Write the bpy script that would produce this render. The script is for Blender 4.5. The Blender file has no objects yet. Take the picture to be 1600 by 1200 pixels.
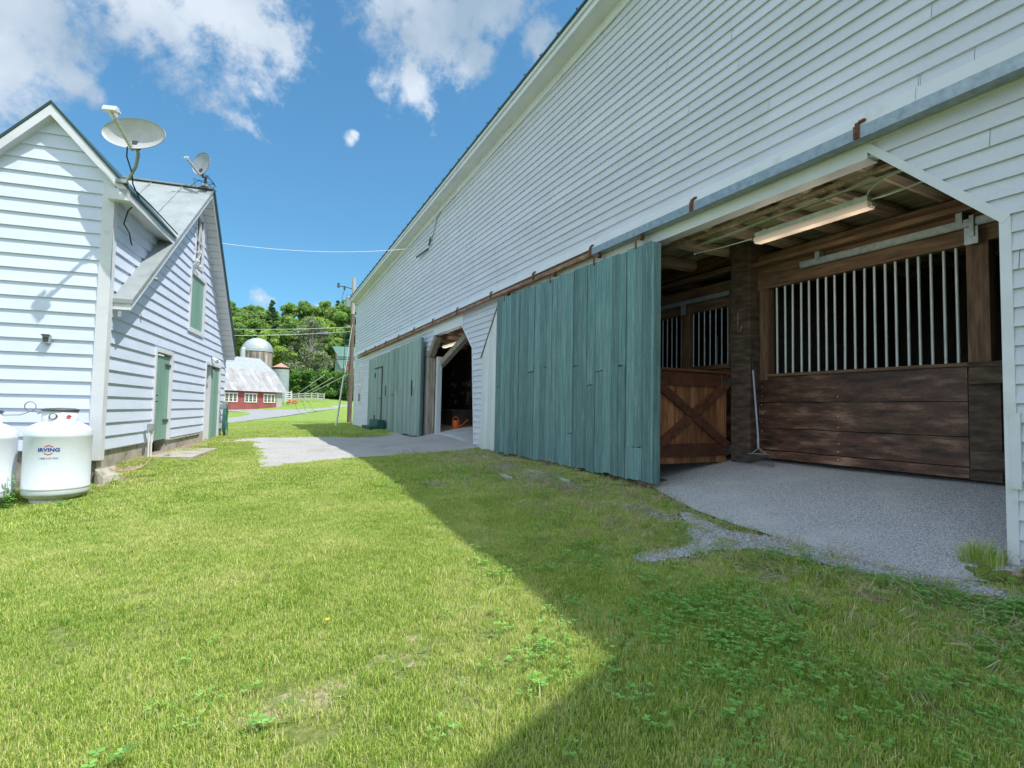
import bpy, bmesh, math, random
import numpy as np
from math import sin, cos, tan, pi, radians, sqrt, atan2
from mathutils import Vector, Matrix, noise
from mathutils.geometry import delaunay_2d_cdt
random.seed(7); RNG = np.random.default_rng(7)
SC = bpy.context.scene
COL = SC.collection

# ------------------------------------------------------------------ camera
F0 = 820.0; YAW = radians(26.6); PIT = radians(2.8); ROL = 0.02
CAM = Vector((0, 0, 1.5))
fw = Vector((sin(YAW)*cos(PIT), cos(YAW)*cos(PIT), sin(PIT)))
r0 = Vector((cos(YAW), -sin(YAW), 0)); u0 = r0.cross(fw)
RT = r0*cos(ROL)+u0*sin(ROL); UP = u0*cos(ROL)-r0*sin(ROL)
cam = bpy.data.cameras.new("camera"); camo = bpy.data.objects.new("camera", cam); COL.objects.link(camo)
camo.matrix_world = Matrix(((RT.x, UP.x, -fw.x, CAM.x), (RT.y, UP.y, -fw.y, CAM.y), (RT.z, UP.z, -fw.z, CAM.z), (0, 0, 0, 1)))
cam.sensor_width = 36; cam.lens = F0/1600*36; cam.clip_end = 2000; cam.clip_start = 0.05
SC.camera = camo
SC.view_settings.view_transform = 'Standard'; SC.view_settings.look = 'None'
SC.view_settings.exposure = 0.36
SC.cycles.max_bounces = 8; SC.cycles.diffuse_bounces = 5; SC.cycles.transparent_max_bounces = 8
# ------------------------------------------------------------------ sun
SUN = Vector((0.35, -0.42, 1.0)).normalized()
sl = bpy.data.lights.new("sun", 'SUN'); sl.energy = 4.0; sl.angle = radians(0.5); sl.color = (1.0, 0.975, 0.93)
so = bpy.data.objects.new("sun", sl); COL.objects.link(so); so.location = (20, -20, 40)
so.rotation_euler = SUN.to_track_quat('Z', 'Y').to_euler()

def ray(x, y): return fw+RT*((x-800)/F0)+UP*((600-y)/F0)

# ------------------------------------------------------------------ sky and clouds (world)
W = bpy.data.worlds.new("World"); SC.world = W; W.use_nodes = True
nt = W.node_tree; N = nt.nodes; L = nt.links
for n in list(N): N.remove(n)
wo = N.new('ShaderNodeOutputWorld'); bg = N.new('ShaderNodeBackground'); bg.inputs[1].default_value = 0.14
L.new(bg.outputs[0], wo.inputs[0])
sk = N.new('ShaderNodeTexSky'); sk.sky_type = 'NISHITA'; sk.sun_disc = False
sk.sun_elevation = math.asin(SUN.z); sk.sun_rotation = atan2(SUN.x, SUN.y)
sk.altitude = 300; sk.air_density = 1.0; sk.dust_density = 0.6; sk.ozone_density = 1.5
tc = N.new('ShaderNodeTexCoord')
def wm(op, a, b=None, c=None, clamp=False):
    n = N.new('ShaderNodeMath'); n.operation = op; n.use_clamp = clamp
    for i, v in enumerate((a, b, c)):
        if v is None: continue
        if isinstance(v, (int, float)): n.inputs[i].default_value = v
        else: L.new(v, n.inputs[i])
    return n.outputs[0]
REAR_FILL = .8     # extra brightness of the added out-of-view clouds, for fill light
blobs = [  # (pixel direction of the cloud's middle, angular radius)
    (40, 0, .17), (240, 15, .17), (385, 22, .12), (450, 66, .075), (300, -40, .20), (655, 45, .14), (640, 122, .09), (620, -20, .17),
    (740, 105, .065), (840, 60, .07), (545, 225, .019), (552, 218, .014), (130, 148, .045), (165, 172, .03), (-60, 40, .2), (770, -30, .13),
    (405, 476, .03), (492, 478, .03), (-200, 60, .2)]
acc = None
nz0 = N.new('ShaderNodeTexNoise'); nz0.inputs['Scale'].default_value = 4.0; nz0.inputs['Detail'].default_value = 3
L.new(tc.outputs['Generated'], nz0.inputs['Vector'])
wv = N.new('ShaderNodeVectorMath'); wv.operation = 'SCALE'; wv.inputs['Scale'].default_value = 0.10
sv0 = N.new('ShaderNodeVectorMath'); sv0.operation = 'SUBTRACT'; sv0.inputs[1].default_value = (.5, .5, .5)
L.new(nz0.outputs['Color'], sv0.inputs[0]); L.new(sv0.outputs[0], wv.inputs[0])
ad = N.new('ShaderNodeVectorMath'); ad.operation = 'ADD'; L.new(tc.outputs['Generated'], ad.inputs[0]); L.new(wv.outputs[0], ad.inputs[1])
for bx_, by_, br_ in blobs:
    d = ray(bx_, by_).normalized()
    dn = N.new('ShaderNodeVectorMath'); dn.operation = 'DISTANCE'; dn.inputs[1].default_value = d
    L.new(ad.outputs[0], dn.inputs[0])
    v = wm('SUBTRACT', 1.0, wm('DIVIDE', dn.outputs['Value'], br_*.78))
    acc = v if acc is None else wm('MAXIMUM', acc, v)
acc = wm('MAXIMUM', acc, -1.0)
# unseen bright cloud cover added behind the viewer and overhead as fill light
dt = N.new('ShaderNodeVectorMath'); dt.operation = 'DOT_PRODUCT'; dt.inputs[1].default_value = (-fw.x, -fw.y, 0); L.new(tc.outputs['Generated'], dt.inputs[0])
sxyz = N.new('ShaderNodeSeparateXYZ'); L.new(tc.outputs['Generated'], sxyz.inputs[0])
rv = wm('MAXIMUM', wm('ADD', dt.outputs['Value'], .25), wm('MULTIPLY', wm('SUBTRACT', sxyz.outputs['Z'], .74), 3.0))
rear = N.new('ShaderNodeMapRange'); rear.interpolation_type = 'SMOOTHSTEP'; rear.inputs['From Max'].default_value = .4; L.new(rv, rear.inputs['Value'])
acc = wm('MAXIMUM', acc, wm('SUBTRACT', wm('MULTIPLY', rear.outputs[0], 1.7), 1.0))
nz = N.new('ShaderNodeTexNoise'); nz.inputs['Scale'].default_value = 7.0; nz.inputs['Detail'].default_value = 9; nz.inputs['Roughness'].default_value = .62; nz.inputs['Distortion'].default_value = .4
L.new(tc.outputs['Generated'], nz.inputs['Vector'])
nzf = N.new('ShaderNodeTexNoise'); nzf.inputs['Scale'].default_value = 26; nzf.inputs['Detail'].default_value = 7; nzf.inputs['Roughness'].default_value = .65; L.new(tc.outputs['Generated'], nzf.inputs['Vector'])
den = wm('ADD', wm('ADD', acc, wm('MULTIPLY', wm('SUBTRACT', nzf.outputs['Fac'], .5), 1.5)), wm('MULTIPLY', wm('SUBTRACT', nz.outputs['Fac'], .5), 2.3))
mr = N.new('ShaderNodeMapRange'); mr.interpolation_type = 'SMOOTHSTEP'; mr.inputs['From Min'].default_value = .02; mr.inputs['From Max'].default_value = .75
L.new(den, mr.inputs['Value'])
nz2 = N.new('ShaderNodeTexNoise'); nz2.inputs['Scale'].default_value = 5.0; nz2.inputs['Detail'].default_value = 5
L.new(tc.outputs['Generated'], nz2.inputs['Vector'])
cr = N.new('ShaderNodeValToRGB'); cr.color_ramp.elements[0].position = .38; cr.color_ramp.elements[0].color = (2.2, 2.9, 3.7, 1)
cr.color_ramp.elements[1].position = .62; cr.color_ramp.elements[1].color = (4.5, 4.95, 5.5, 1)
L.new(nz2.outputs['Fac'], cr.inputs[0])
hs = N.new('ShaderNodeHueSaturation'); hs.inputs['Saturation'].default_value = 1.0; hs.inputs['Value'].default_value = 1.0
gm = N.new('ShaderNodeGamma'); gm.inputs[1].default_value = .78; L.new(sk.outputs[0], gm.inputs[0]); tn = N.new('ShaderNodeMixRGB'); tn.blend_type = 'MULTIPLY'; tn.inputs[0].default_value = 1; tn.inputs[2].default_value = (.60, 1.16, 1.42, 1); L.new(gm.outputs[0], tn.inputs[1]); L.new(tn.outputs[0], hs.inputs['Color'])
mx = N.new('ShaderNodeMixRGB'); L.new(wm('MULTIPLY', mr.outputs[0], .93), mx.inputs[0]); L.new(hs.outputs[0], mx.inputs[1])
cb = N.new('ShaderNodeVectorMath'); cb.operation = 'SCALE'; L.new(cr.outputs[0], cb.inputs[0]); L.new(wm('ADD', wm('MULTIPLY', rear.outputs[0], REAR_FILL), 1.0), cb.inputs['Scale']); L.new(cb.outputs[0], mx.inputs[2])
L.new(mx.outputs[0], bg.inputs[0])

# ------------------------------------------------------------------ materials
MATS = {}
def mat(name, cols, rough=.7, scale=(8, 8, 8), detail=6, ramp=(.3, .7), rnd=.0, bump=0., bscale=None, metal=0., spec=.4, sp2=None, trans=0., fine=None):
    """procedural material: cols = 2..3 colours over a noise; rnd = brightness change per piece; sp2=(colour, scale, lo, hi): stains"""
    if name in MATS: return MATS[name]
    m = bpy.data.materials.new(name); m.use_nodes = True; t = m.node_tree; n = t.nodes; l = t.links
    b = n['Principled BSDF']; b.inputs['Roughness'].default_value = rough; b.inputs['Metallic'].default_value = metal
    b.inputs['Specular IOR Level'].default_value = spec
    g = n.new('ShaderNodeNewGeometry'); mp = n.new('ShaderNodeMapping'); mp.inputs['Scale'].default_value = scale
    l.new(g.outputs['Position'], mp.inputs[0])
    at = n.new('ShaderNodeAttribute'); at.attribute_name = 'rnd'
    cx = n.new('ShaderNodeVectorMath'); cx.operation = 'ADD'; l.new(mp.outputs[0], cx.inputs[0])
    mm = n.new('ShaderNodeVectorMath'); mm.operation = 'SCALE'; mm.inputs[0].default_value = (13.1, 7.7, 3.3); l.new(at.outputs['Fac'], mm.inputs['Scale'])
    l.new(mm.outputs[0], cx.inputs[1])
    nz = n.new('ShaderNodeTexNoise'); nz.inputs['Scale'].default_value = 1; nz.inputs['Detail'].default_value = detail; nz.inputs['Roughness'].default_value = .6
    l.new(cx.outputs[0], nz.inputs['Vector'])
    r = n.new('ShaderNodeValToRGB'); r.color_ramp.elements[0].position = ramp[0]; r.color_ramp.elements[1].position = ramp[1]
    r.color_ramp.elements[0].color = (*cols[0], 1); r.color_ramp.elements[1].color = (*cols[-1], 1)
    if len(cols) == 3:
        e = r.color_ramp.elements.new((ramp[0]+ramp[1])/2); e.color = (*cols[1], 1)
    l.new(nz.outputs['Fac'], r.inputs[0]); out = r.outputs[0]
    if fine:
        fz = n.new('ShaderNodeTexNoise'); fz.inputs['Scale'].default_value = fine[0]; fz.inputs['Detail'].default_value = 3; l.new(g.outputs['Position'], fz.inputs['Vector'])
        fr = n.new('ShaderNodeMapRange'); fr.inputs['From Min'].default_value = .3; fr.inputs['From Max'].default_value = .7
        fr.inputs['To Min'].default_value = 1-fine[1]; fr.inputs['To Max'].default_value = 1+fine[1]; l.new(fz.outputs['Fac'], fr.inputs['Value'])
        fm = n.new('ShaderNodeVectorMath'); fm.operation = 'SCALE'; l.new(out, fm.inputs[0]); l.new(fr.outputs[0], fm.inputs['Scale']); out = fm.outputs[0]
    if sp2:
        c2, s2, lo, hi = sp2
        z2 = n.new('ShaderNodeTexNoise'); z2.inputs['Scale'].default_value = 1; z2.inputs['Detail'].default_value = 8; z2.inputs['Roughness'].default_value = .65
        m2 = n.new('ShaderNodeMapping'); m2.inputs['Scale'].default_value = s2 if isinstance(s2, tuple) else (s2, s2, s2); m2.inputs['Location'].default_value = (3.3, 1.7, 9.1)
        l.new(g.outputs['Position'], m2.inputs[0]); l.new(m2.outputs[0], z2.inputs['Vector'])
        q = n.new('ShaderNodeMapRange'); q.inputs['From Min'].default_value = lo; q.inputs['From Max'].default_value = hi; l.new(z2.outputs['Fac'], q.inputs['Value'])
        x2 = n.new('ShaderNodeMixRGB'); x2.inputs[2].default_value = (*c2, 1); l.new(q.outputs[0], x2.inputs[0]); l.new(out, x2.inputs[1]); out = x2.outputs[0]
    if rnd:
        rr = n.new('ShaderNodeMapRange'); rr.inputs['To Min'].default_value = 1-rnd; rr.inputs['To Max'].default_value = 1+rnd; l.new(at.outputs['Fac'], rr.inputs['Value'])
        rm = n.new('ShaderNodeVectorMath'); rm.operation = 'SCALE'; l.new(out, rm.inputs[0]); l.new(rr.outputs[0], rm.inputs['Scale']); out = rm.outputs[0]
    l.new(out, b.inputs['Base Color'])
    if bump:
        bn = n.new('ShaderNodeBump'); bn.inputs['Strength'].default_value = 1; bn.inputs['Distance'].default_value = bump
        src = nz.outputs['Fac']
        if bscale:
            z3 = n.new('ShaderNodeTexNoise'); z3.inputs['Scale'].default_value = bscale; z3.inputs['Detail'].default_value = 5; l.new(g.outputs['Position'], z3.inputs['Vector']); src = z3.outputs['Fac']
        l.new(src, bn.inputs['Height']); l.new(bn.outputs[0], b.inputs['Normal'])
    if trans:
        tr = n.new('ShaderNodeBsdfTranslucent'); l.new(out, tr.inputs[0]); ms = n.new('ShaderNodeMixShader'); ms.inputs[0].default_value = trans
        o = n['Material Output']; l.new(b.outputs[0], ms.inputs[1]); l.new(tr.outputs[0], ms.inputs[2]); l.new(ms.outputs[0], o.inputs[0])
    MATS[name] = m; return m
def emis(name, col, s):
    m = bpy.data.materials.new(name); m.use_nodes = True; b = m.node_tree.nodes['Principled BSDF']
    b.inputs['Base Color'].default_value = (.62, .52, .44, 1); b.inputs['Emission Color'].default_value = (*col, 1); b.inputs['Emission Strength'].default_value = s
    MATS[name] = m; return m
SIDING = mat('vinyl_siding', [(.575, .58, .635), (.67, .672, .73)], .42, (.7, .7, 1.2), 4, bump=.004, bscale=2.5, sp2=((.50, .54, .50), (1.1, 1.1, .5), .58, .8), rnd=.025, fine=(35, .03))
HSIDE = mat('painted_clapboard', [(.62, .675, .81), (.69, .74, .875)], .5, (2, 2, 6), 5, rnd=.03, bump=.002, bscale=14, sp2=((.62, .65, .66), (3, 3, 1.2), .6, .85))
TRIM = mat('white_trim', [(.65, .655, .69), (.75, .752, .78)], .45, (1.5, 1.5, 3), 5, bump=.001, bscale=20, sp2=((.48, .52, .42), (2.5, 2.5, 2.5), .6, .8))
WORNW = mat('worn_white_boards', [(.58, .62, .62), (.72, .76, .76)], .6, (9, 9, 1.1), 7, rnd=.07, bump=.003, sp2=((.30, .29, .22), (7, 7, 1.6), .64, .74))
TEAL = mat('teal_barn_paint', [(.065, .155, .155), (.12, .225, .225), (.21, .31, .31)], .6, (26, 26, 1.6), 8, (.28, .74), rnd=.22, bump=.006, spec=.35, sp2=((.30, .39, .39), (34, 34, 2.2), .56, .76), fine=(60, .14))
TEALF = mat('faded_green_paint', [(.15, .215, .195), (.26, .34, .31), (.38, .455, .42)], .7, (22, 22, 1.0), 8, (.28, .74), rnd=.16, bump=.004, sp2=((.30, .32, .27), (20, 20, 1.3), .58, .8))
DKGREEN = mat('dark_green_paint', [(.012, .075, .065), (.03, .12, .10)], .6, (12, 12, 12), 6, rnd=.2, bump=.002, sp2=((.14, .17, .14), 9, .6, .75))
HGREEN = mat('pale_green_door_paint', [(.17, .31, .25), (.24, .39, .32)], .55, (16, 16, 1.5), 6, rnd=.1, bump=.002)
GALV = mat('galvanised_steel', [(.26, .30, .32), (.42, .47, .49)], .42, (14, 14, 14), 5, metal=.55, sp2=((.30, .25, .2), 6, .64, .8), bump=.0006)
RUST = mat('rusty_iron', [(.07, .022, .012), (.17, .065, .035), (.26, .12, .07)], .85, (18, 18, 18), 8, bump=.002)
RUSTP = mat('rust_streaked_rail', [(.16, .07, .045), (.30, .15, .10), (.40, .33, .27)], .8, (3, 3, 14), 8, bump=.001)
OLDW = mat('weathered_timber', [(.15, .125, .10), (.29, .245, .19), (.42, .37, .31)], .85, (18, 18, 2.2), 8, rnd=.15, bump=.006)
JOIST = mat('rough_joist_wood', [(.17, .125, .09), (.36, .28, .21), (.52, .43, .34)], .85, (2.2, 26, 26), 8, (.25, .75), rnd=.25, bump=.008)
CEIL = mat('ceiling_boards', [(.22, .19, .11), (.42, .39, .24), (.55, .56, .36)], .85, (16, 1.6, 16), 7, rnd=.3, bump=.004)
DKWOOD = mat('dark_barn_wood', [(.035, .022, .015), (.08, .05, .034), (.13, .085, .06)], .8, (24, 1.6, 24), 8, rnd=.25, bump=.004)
POSTW = mat('dark_post_wood', [(.035, .024, .017), (.09, .062, .045), (.16, .12, .09)], .85, (5, 5, 18), 8, (.3, .75), rnd=.2, bump=.005)
STALL = mat('stained_stall_planks', [(.022, .009, .006), (.12, .05, .031), (.36, .21, .15)], .5, (20, 2.4, 11), 10, (.34, .74), rnd=.35, bump=.003, spec=.5, sp2=((.36, .25, .18), (7, 1.4, 12), .60, .82), fine=(60, .38))
FRAMEW = mat('brown_frame_timber', [(.06, .033, .020), (.14, .08, .048), (.23, .145, .09)], .7, (18, 2, 18), 8, rnd=.2, bump=.003)
FRAMEV = mat('brown_upright_timber', [(.055, .03, .018), (.13, .072, .042), (.22, .135, .08)], .7, (18, 18, 2), 8, rnd=.2, bump=.003)
CEDAR = mat('knotty_cedar_boards', [(.12, .04, .017), (.27, .115, .05), (.42, .23, .12)], .6, (11, 11, 1.7), 8, (.28, .75), rnd=.35, bump=.002, sp2=((.05, .018, .01), 7, .66, .74))
CEDARD = mat('dark_cedar_brace', [(.055, .02, .012), (.14, .055, .028)], .6, (9, 9, 9), 6, rnd=.25, bump=.002)
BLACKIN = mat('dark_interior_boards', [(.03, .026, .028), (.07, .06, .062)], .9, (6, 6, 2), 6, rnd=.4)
INNERW = mat('inner_grey_boards', [(.10, .095, .10), (.24, .23, .24)], .9, (9, 9, 1.5), 6, rnd=.4, bump=.003)
ASPH = mat('asphalt_paving', [(.20, .21, .215), (.44, .455, .46), (.70, .71, .715)], .9, (72, 72, 72), 3, (.34, .66), bump=.004, bscale=90, sp2=((.60, .61, .60), 1.1, .5, .78))
GRAV = mat('pale_gravel', [(.25, .24, .23), (.41, .40, .385), (.56, .55, .53)], .95, (48, 48, 48), 4, (.34, .68), bump=.008, bscale=60, sp2=((.33, .31, .28), 1.4, .5, .7))
STONE = mat('crushed_stone', [(.26, .27, .28), (.40, .42, .44), (.54, .56, .58)], .9, (30, 30, 30), 3, rnd=.3)
ROADM = mat('grey_road', [(.27, .27, .275), (.36, .36, .365)], .9, (3, 3, 3), 5, fine=(14, .08))
CONC = mat('weathered_concrete', [(.26, .23, .18), (.40, .37, .31), (.50, .47, .41)], .9, (5, 5, 5), 8, bump=.004, sp2=((.16, .13, .08), 4, .55, .7))
DIRT = mat('bare_soil', [(.16, .115, .07), (.30, .23, .155), (.42, .35, .26)], .95, (9, 9, 9), 8, bump=.02, bscale=18)
DKROOF = mat('dark_roof_metal', [(.02, .055, .055), (.035, .085, .08)], .4, (4, 4, 4), 4, metal=.1)
GRYROOF = mat('grey_roof_metal', [(.26, .29, .29), (.35, .385, .385)], .5, (2.5, 2.5, 2.5), 6, rnd=.05, bump=.001, sp2=((.20, .22, .22), 3, .55, .75))
TANK = mat('white_tank_enamel', [(.64, .68, .72), (.70, .735, .765)], .28, (5, 5, 5), 3, spec=.5, fine=(3, .02))
TANKD = mat('stained_tank_base', [(.36, .34, .24), (.60, .60, .52)], .6, (9, 9, 5), 7)
DISHM = mat('dish_grey_enamel', [(.42, .43, .43), (.50, .51, .505)], .45, (9, 9, 9), 5, sp2=((.46, .46, .45), 14, .56, .7))
PLASW = mat('white_plastic', [(.70, .72, .70), (.78, .79, .77)], .4, (9, 9, 9), 3)
BLK = mat('black_rubber', [(.012, .012, .014), (.03, .03, .033)], .55, (9, 9, 9), 3)
DKGREY = mat('dark_grey_metal', [(.06, .065, .07), (.12, .125, .13)], .5, (9, 9, 9), 4, metal=.3)
GREYM = mat('grey_conduit', [(.30, .33, .33), (.44, .47, .46)], .45, (12, 12, 12), 4, metal=.3)
CONDG = mat('painted_conduit', [(.36, .39, .31), (.50, .53, .43)], .45, (12, 12, 12), 4)
REDP = mat('red_print', [(.62, .05, .05), (.66, .06, .06)], .5)
BLUEP = mat('blue_print', [(.035, .055, .28), (.04, .06, .32)], .5)
GREYP = mat('grey_blue_print', [(.16, .18, .30), (.2, .22, .34)], .5)
REDB = mat('red_barn_boards', [(.27, .065, .06), (.37, .11, .10)], .8, (3, 3, 1), 5, rnd=.08)
RBROOF = mat('old_tin_roof', [(.26, .25, .25), (.36, .355, .355), (.43, .43, .44)], .6, (.9, .9, .3), 7, rnd=.12, sp2=((.33, .25, .22), (1.6, 1.6, .25), .55, .72))
RBROOF2 = mat('grey_slate_roof', [(.30, .32, .34), (.38, .40, .42)], .7, (2, 2, 2), 5, rnd=.05)
CREAM = mat('cream_window_trim', [(.70, .66, .52), (.76, .72, .60)], .6)
PALEB = mat('pale_grey_boards', [(.36, .35, .32), (.48, .47, .43)], .8, (4, 4, 1), 5)
GLASS = mat('dark_window_glass', [(.02, .025, .03), (.05, .06, .07)], .08, (2, 2, 2), 3, spec=.8)
SILOD = mat('silo_dome_metal', [(.36, .40, .42), (.46, .50, .53)], .5, (2, 2, 6), 4, metal=.15, rnd=.08)
SILOW = mat('silo_staves', [(.20, .15, .12), (.42, .37, .33)], .85, (1.3, 1.3, .3), 6, (.4, .6), rnd=.3)
SILOG = mat('silo_grey_metal', [(.30, .35, .35), (.40, .45, .45)], .6, (2, 2, 3), 4, rnd=.06)
GRNROOF = mat('green_metal_roof', [(.09, .19, .15), (.13, .24, .19)], .5, (2, 2, 2), 4)
ORANGE = mat('orange_plastic', [(.72, .13, .025), (.80, .17, .04)], .35, (9, 9, 9), 3, spec=.5)
YELGUARD = mat('pale_yellow_guard', [(.70, .72, .45), (.78, .80, .55)], .5)
BARK = mat('tree_bark', [(.09, .075, .06), (.20, .17, .145)], .9, (2, 2, .5), 6, bump=.02)
PALEBARK = mat('pale_dead_bark', [(.28, .26, .23), (.44, .42, .38)], .9, (2, 2, .5), 6)
POLEW = mat('utility_pole_wood', [(.13, .085, .07), (.24, .175, .15)], .9, (6, 6, 1), 7)
POLET = mat('bleached_pole_wood', [(.42, .38, .34), (.56, .53, .50)], .9, (6, 6, 1), 7)
def leafmat(name, a, b, c, trans=.35): return mat(name, [a, b, c], .55, (.35, .35, .35), 5, (.3, .7), rnd=.38, trans=trans, spec=.25)
LEAFM = leafmat('maple_leaves', (.17, .29, .07), (.28, .43, .11), (.38, .52, .17), .5)
LEAFY = leafmat('yellow_green_leaves', (.27, .42, .07), (.38, .53, .11), (.47, .60, .16), .5)
LEAFD = leafmat('dark_conifer_needles', (.05, .13, .05), (.075, .18, .065), (.11, .23, .085), .25)
LEAFG = leafmat('sparse_grey_green_leaves', (.17, .21, .11), (.23, .27, .15), (.30, .34, .21))
LEAFH = leafmat('hedge_leaves', (.09, .21, .04), (.15, .30, .06), (.22, .38, .09), .45)
WEED = leafmat('weed_leaves', (.16, .36, .07), (.23, .46, .10), (.31, .54, .15), .35)
MOSS = mat('moss_cushion', [(.10, .14, .02), (.20, .25, .04)], .95, (30, 30, 30), 6, bump=.01, bscale=60)
DRY = mat('dry_straw', [(.34, .28, .16), (.52, .45, .30)], .8, (9, 9, 9), 4, rnd=.3)

# ------------------------------------------------------------------ mesh builder
class MB:
    def __init__(s): s.v = []; s.f = []; s.r = []; s.sm = []; s.cur = .5; s.marks = []
    def rn(s, r=None): s.cur = random.random() if r is None else r; return s
    def add(s, vs, fs, smooth=False):
        o = len(s.v); s.marks.append((o, len(s.f))); s.v += [tuple(v) for v in vs]; s.r += [s.cur]*len(vs)
        s.f += [tuple(i+o for i in f) for f in fs]; s.sm += [smooth]*len(fs); return s
    def box(s, x0, x1, y0, y1, z0, z1, r=None):
        s.rn(r)
        return s.add([(x0, y0, z0), (x1, y0, z0), (x1, y1, z0), (x0, y1, z0), (x0, y0, z1), (x1, y0, z1), (x1, y1, z1), (x0, y1, z1)],
                     [(3, 2, 1, 0), (4, 5, 6, 7), (0, 1, 5, 4), (1, 2, 6, 5), (2, 3, 7, 6), (3, 0, 4, 7)])
    def beam(s, p, q, w, h, up=(0, 0, 1), r=None):
        s.rn(r); p = Vector(p); q = Vector(q); d = (q-p).normalized(); a = d.cross(Vector(up)).normalized()*w/2; b = a.cross(d).normalized()*h/2
        return s.add([p-a-b, p+a-b, p+a+b, p-a+b, q-a-b, q+a-b, q+a+b, q-a+b], [(0, 1, 2, 3), (7, 6, 5, 4), (4, 5, 1, 0), (5, 6, 2, 1), (6, 7, 3, 2), (7, 4, 0, 3)])
    def prism(s, poly, ax, a, b, r=None):   # polygon in the two other axes extruded along ax ('x','y','z') a..b
        s.rn(r); n = len(poly)
        mk = {'x': lambda t, p: (t, p[0], p[1]), 'y': lambda t, p: (p[0], t, p[1]), 'z': lambda t, p: (p[0], p[1], t)}[ax]
        return s.add([mk(a, p) for p in poly]+[mk(b, p) for p in poly], [tuple(range(n)), tuple(range(2*n-1, n-1, -1))]+[(i, n+i, n+(i+1) % n, (i+1) % n) for i in range(n)])
    def quad(s, *p, r=None):
        if r is not None: s.rn(r)
        return s.add(p, [tuple(range(len(p)))])
    def cyl(s, p, q, ra, rb=None, n=10, cap=True, smooth=True):
        rb = ra if rb is None else rb; p = Vector(p); q = Vector(q); d = (q-p).normalized()
        u = d.cross(Vector((0, 0, 1)) if abs(d.z) < .9 else Vector((1, 0, 0))).normalized(); w = d.cross(u)
        A = [p+(u*cos(2*pi*i/n)+w*sin(2*pi*i/n))*ra for i in range(n)]; B = [q+(u*cos(2*pi*i/n)+w*sin(2*pi*i/n))*rb for i in range(n)]
        s.add(A+B, [(i, (i+1) % n, n+(i+1) % n, n+i) for i in range(n)], smooth)
        if cap: s.add(A, [tuple(range(n-1, -1, -1))]); s.add(B, [tuple(range(n))])
        return s
    def tube(s, pts, r, n=8, r1=None):
        pts = [Vector(p) for p in pts]; m = len(pts); vs = []; u = None
        for i, p in enumerate(pts):
            d = (pts[min(i+1, m-1)]-pts[max(i-1, 0)]).normalized()
            if u is None: u = d.cross(Vector((0, 0, 1)) if abs(d.z) < .9 else Vector((1, 0, 0))).normalized()
            else: u = (u-d*u.dot(d)).normalized()
            w = d.cross(u); rr = r if r1 is None else r+(r1-r)*i/(m-1)
            vs += [p+(u*cos(2*pi*k/n)+w*sin(2*pi*k/n))*rr for k in range(n)]
        fs = [(i*n+k, i*n+(k+1) % n, (i+1)*n+(k+1) % n, (i+1)*n+k) for i in range(m-1) for k in range(n)]
        s.add(vs, fs, True); s.add(vs[:n], [tuple(range(n-1, -1, -1))]); s.add(vs[-n:], [tuple(range(n))]); return s
    def lathe(s, prof, c=(0, 0, 0), n=40, smooth=True, a0=0, a1=2*pi):
        full = abs(a1-a0-2*pi) < 1e-6; k = n if full else n+1; vs = []
        for rr, z in prof: vs += [(c[0]+rr*cos(a0+(a1-a0)*i/n), c[1]+rr*sin(a0+(a1-a0)*i/n), c[2]+z) for i in range(k)]
        fs = [(j*k+i, j*k+(i+1) % k, (j+1)*k+(i+1) % k, (j+1)*k+i) for j in range(len(prof)-1) for i in range(n)]
        return s.add(vs, fs, smooth)
    def sphere(s, c, r, n=12, m=8, sq=(1, 1, 1)):
        vs = [(c[0]+r*sq[0]*sin(pi*j/m)*cos(2*pi*i/n), c[1]+r*sq[1]*sin(pi*j/m)*sin(2*pi*i/n), c[2]+r*sq[2]*cos(pi*j/m)) for j in range(m+1) for i in range(n)]
        return s.add(vs, [(j*n+i, (j+1)*n+i, (j+1)*n+(i+1) % n, j*n+(i+1) % n) for j in range(m) for i in range(n)], True)
    def xf(s, M): s.v = [tuple(M @ Vector(v)) for v in s.v]; return s
    def mesh(s, name, m):
        me = bpy.data.meshes.new(name); me.from_pydata(s.v, [], s.f); me.materials.append(m)
        a = me.attributes.new('rnd', 'FLOAT', 'POINT'); a.data.foreach_set('value', s.r)
        me.polygons.foreach_set('use_smooth', s.sm); me.update(); return me
    def build_split(s, name, m, parent, bevel, off):     # one object per piece that was added
        out = []
        for (v0, f0), (v1, f1) in zip(s.marks, s.marks[1:]+[(len(s.v), len(s.f))]):
            q = MB(); q.v = s.v[v0:v1]; q.r = s.r[v0:v1]; q.f = [tuple(i-v0 for i in f) for f in s.f[f0:f1]]; q.sm = s.sm[f0:f1]; out.append(q.build(name, m, parent, bevel, off))
        return out[0]
    def build(s, name, m, parent=None, bevel=0, off=None, split=False):
        if split: return s.build_split(name, m, parent, bevel, off)
        if off is not None: s.v = [(v[0]-off[0], v[1]-off[1], v[2]-off[2]) for v in s.v]
        o = bpy.data.objects.new(name, s.mesh(name, m)); COL.objects.link(o)
        if parent: o.parent = parent
        if bevel:
            b = o.modifiers.new('bevel', 'BEVEL'); b.width = bevel; b.segments = 2; b.limit_method = 'ANGLE'
        return o
def tag(o, label=None, cat=None, group=None, kind=None):
    for k, v in (('label', label), ('category', cat), ('group', group), ('kind', kind)):
        if v: o[k] = v
    return o
def empty(name, loc, label, cat, group=None, rz=0):
    o = bpy.data.objects.new(name, None); COL.objects.link(o); o.location = loc; o.rotation_euler = (0, 0, rz); o.empty_display_size = .1
    return tag(o, label, cat, group)
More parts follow.
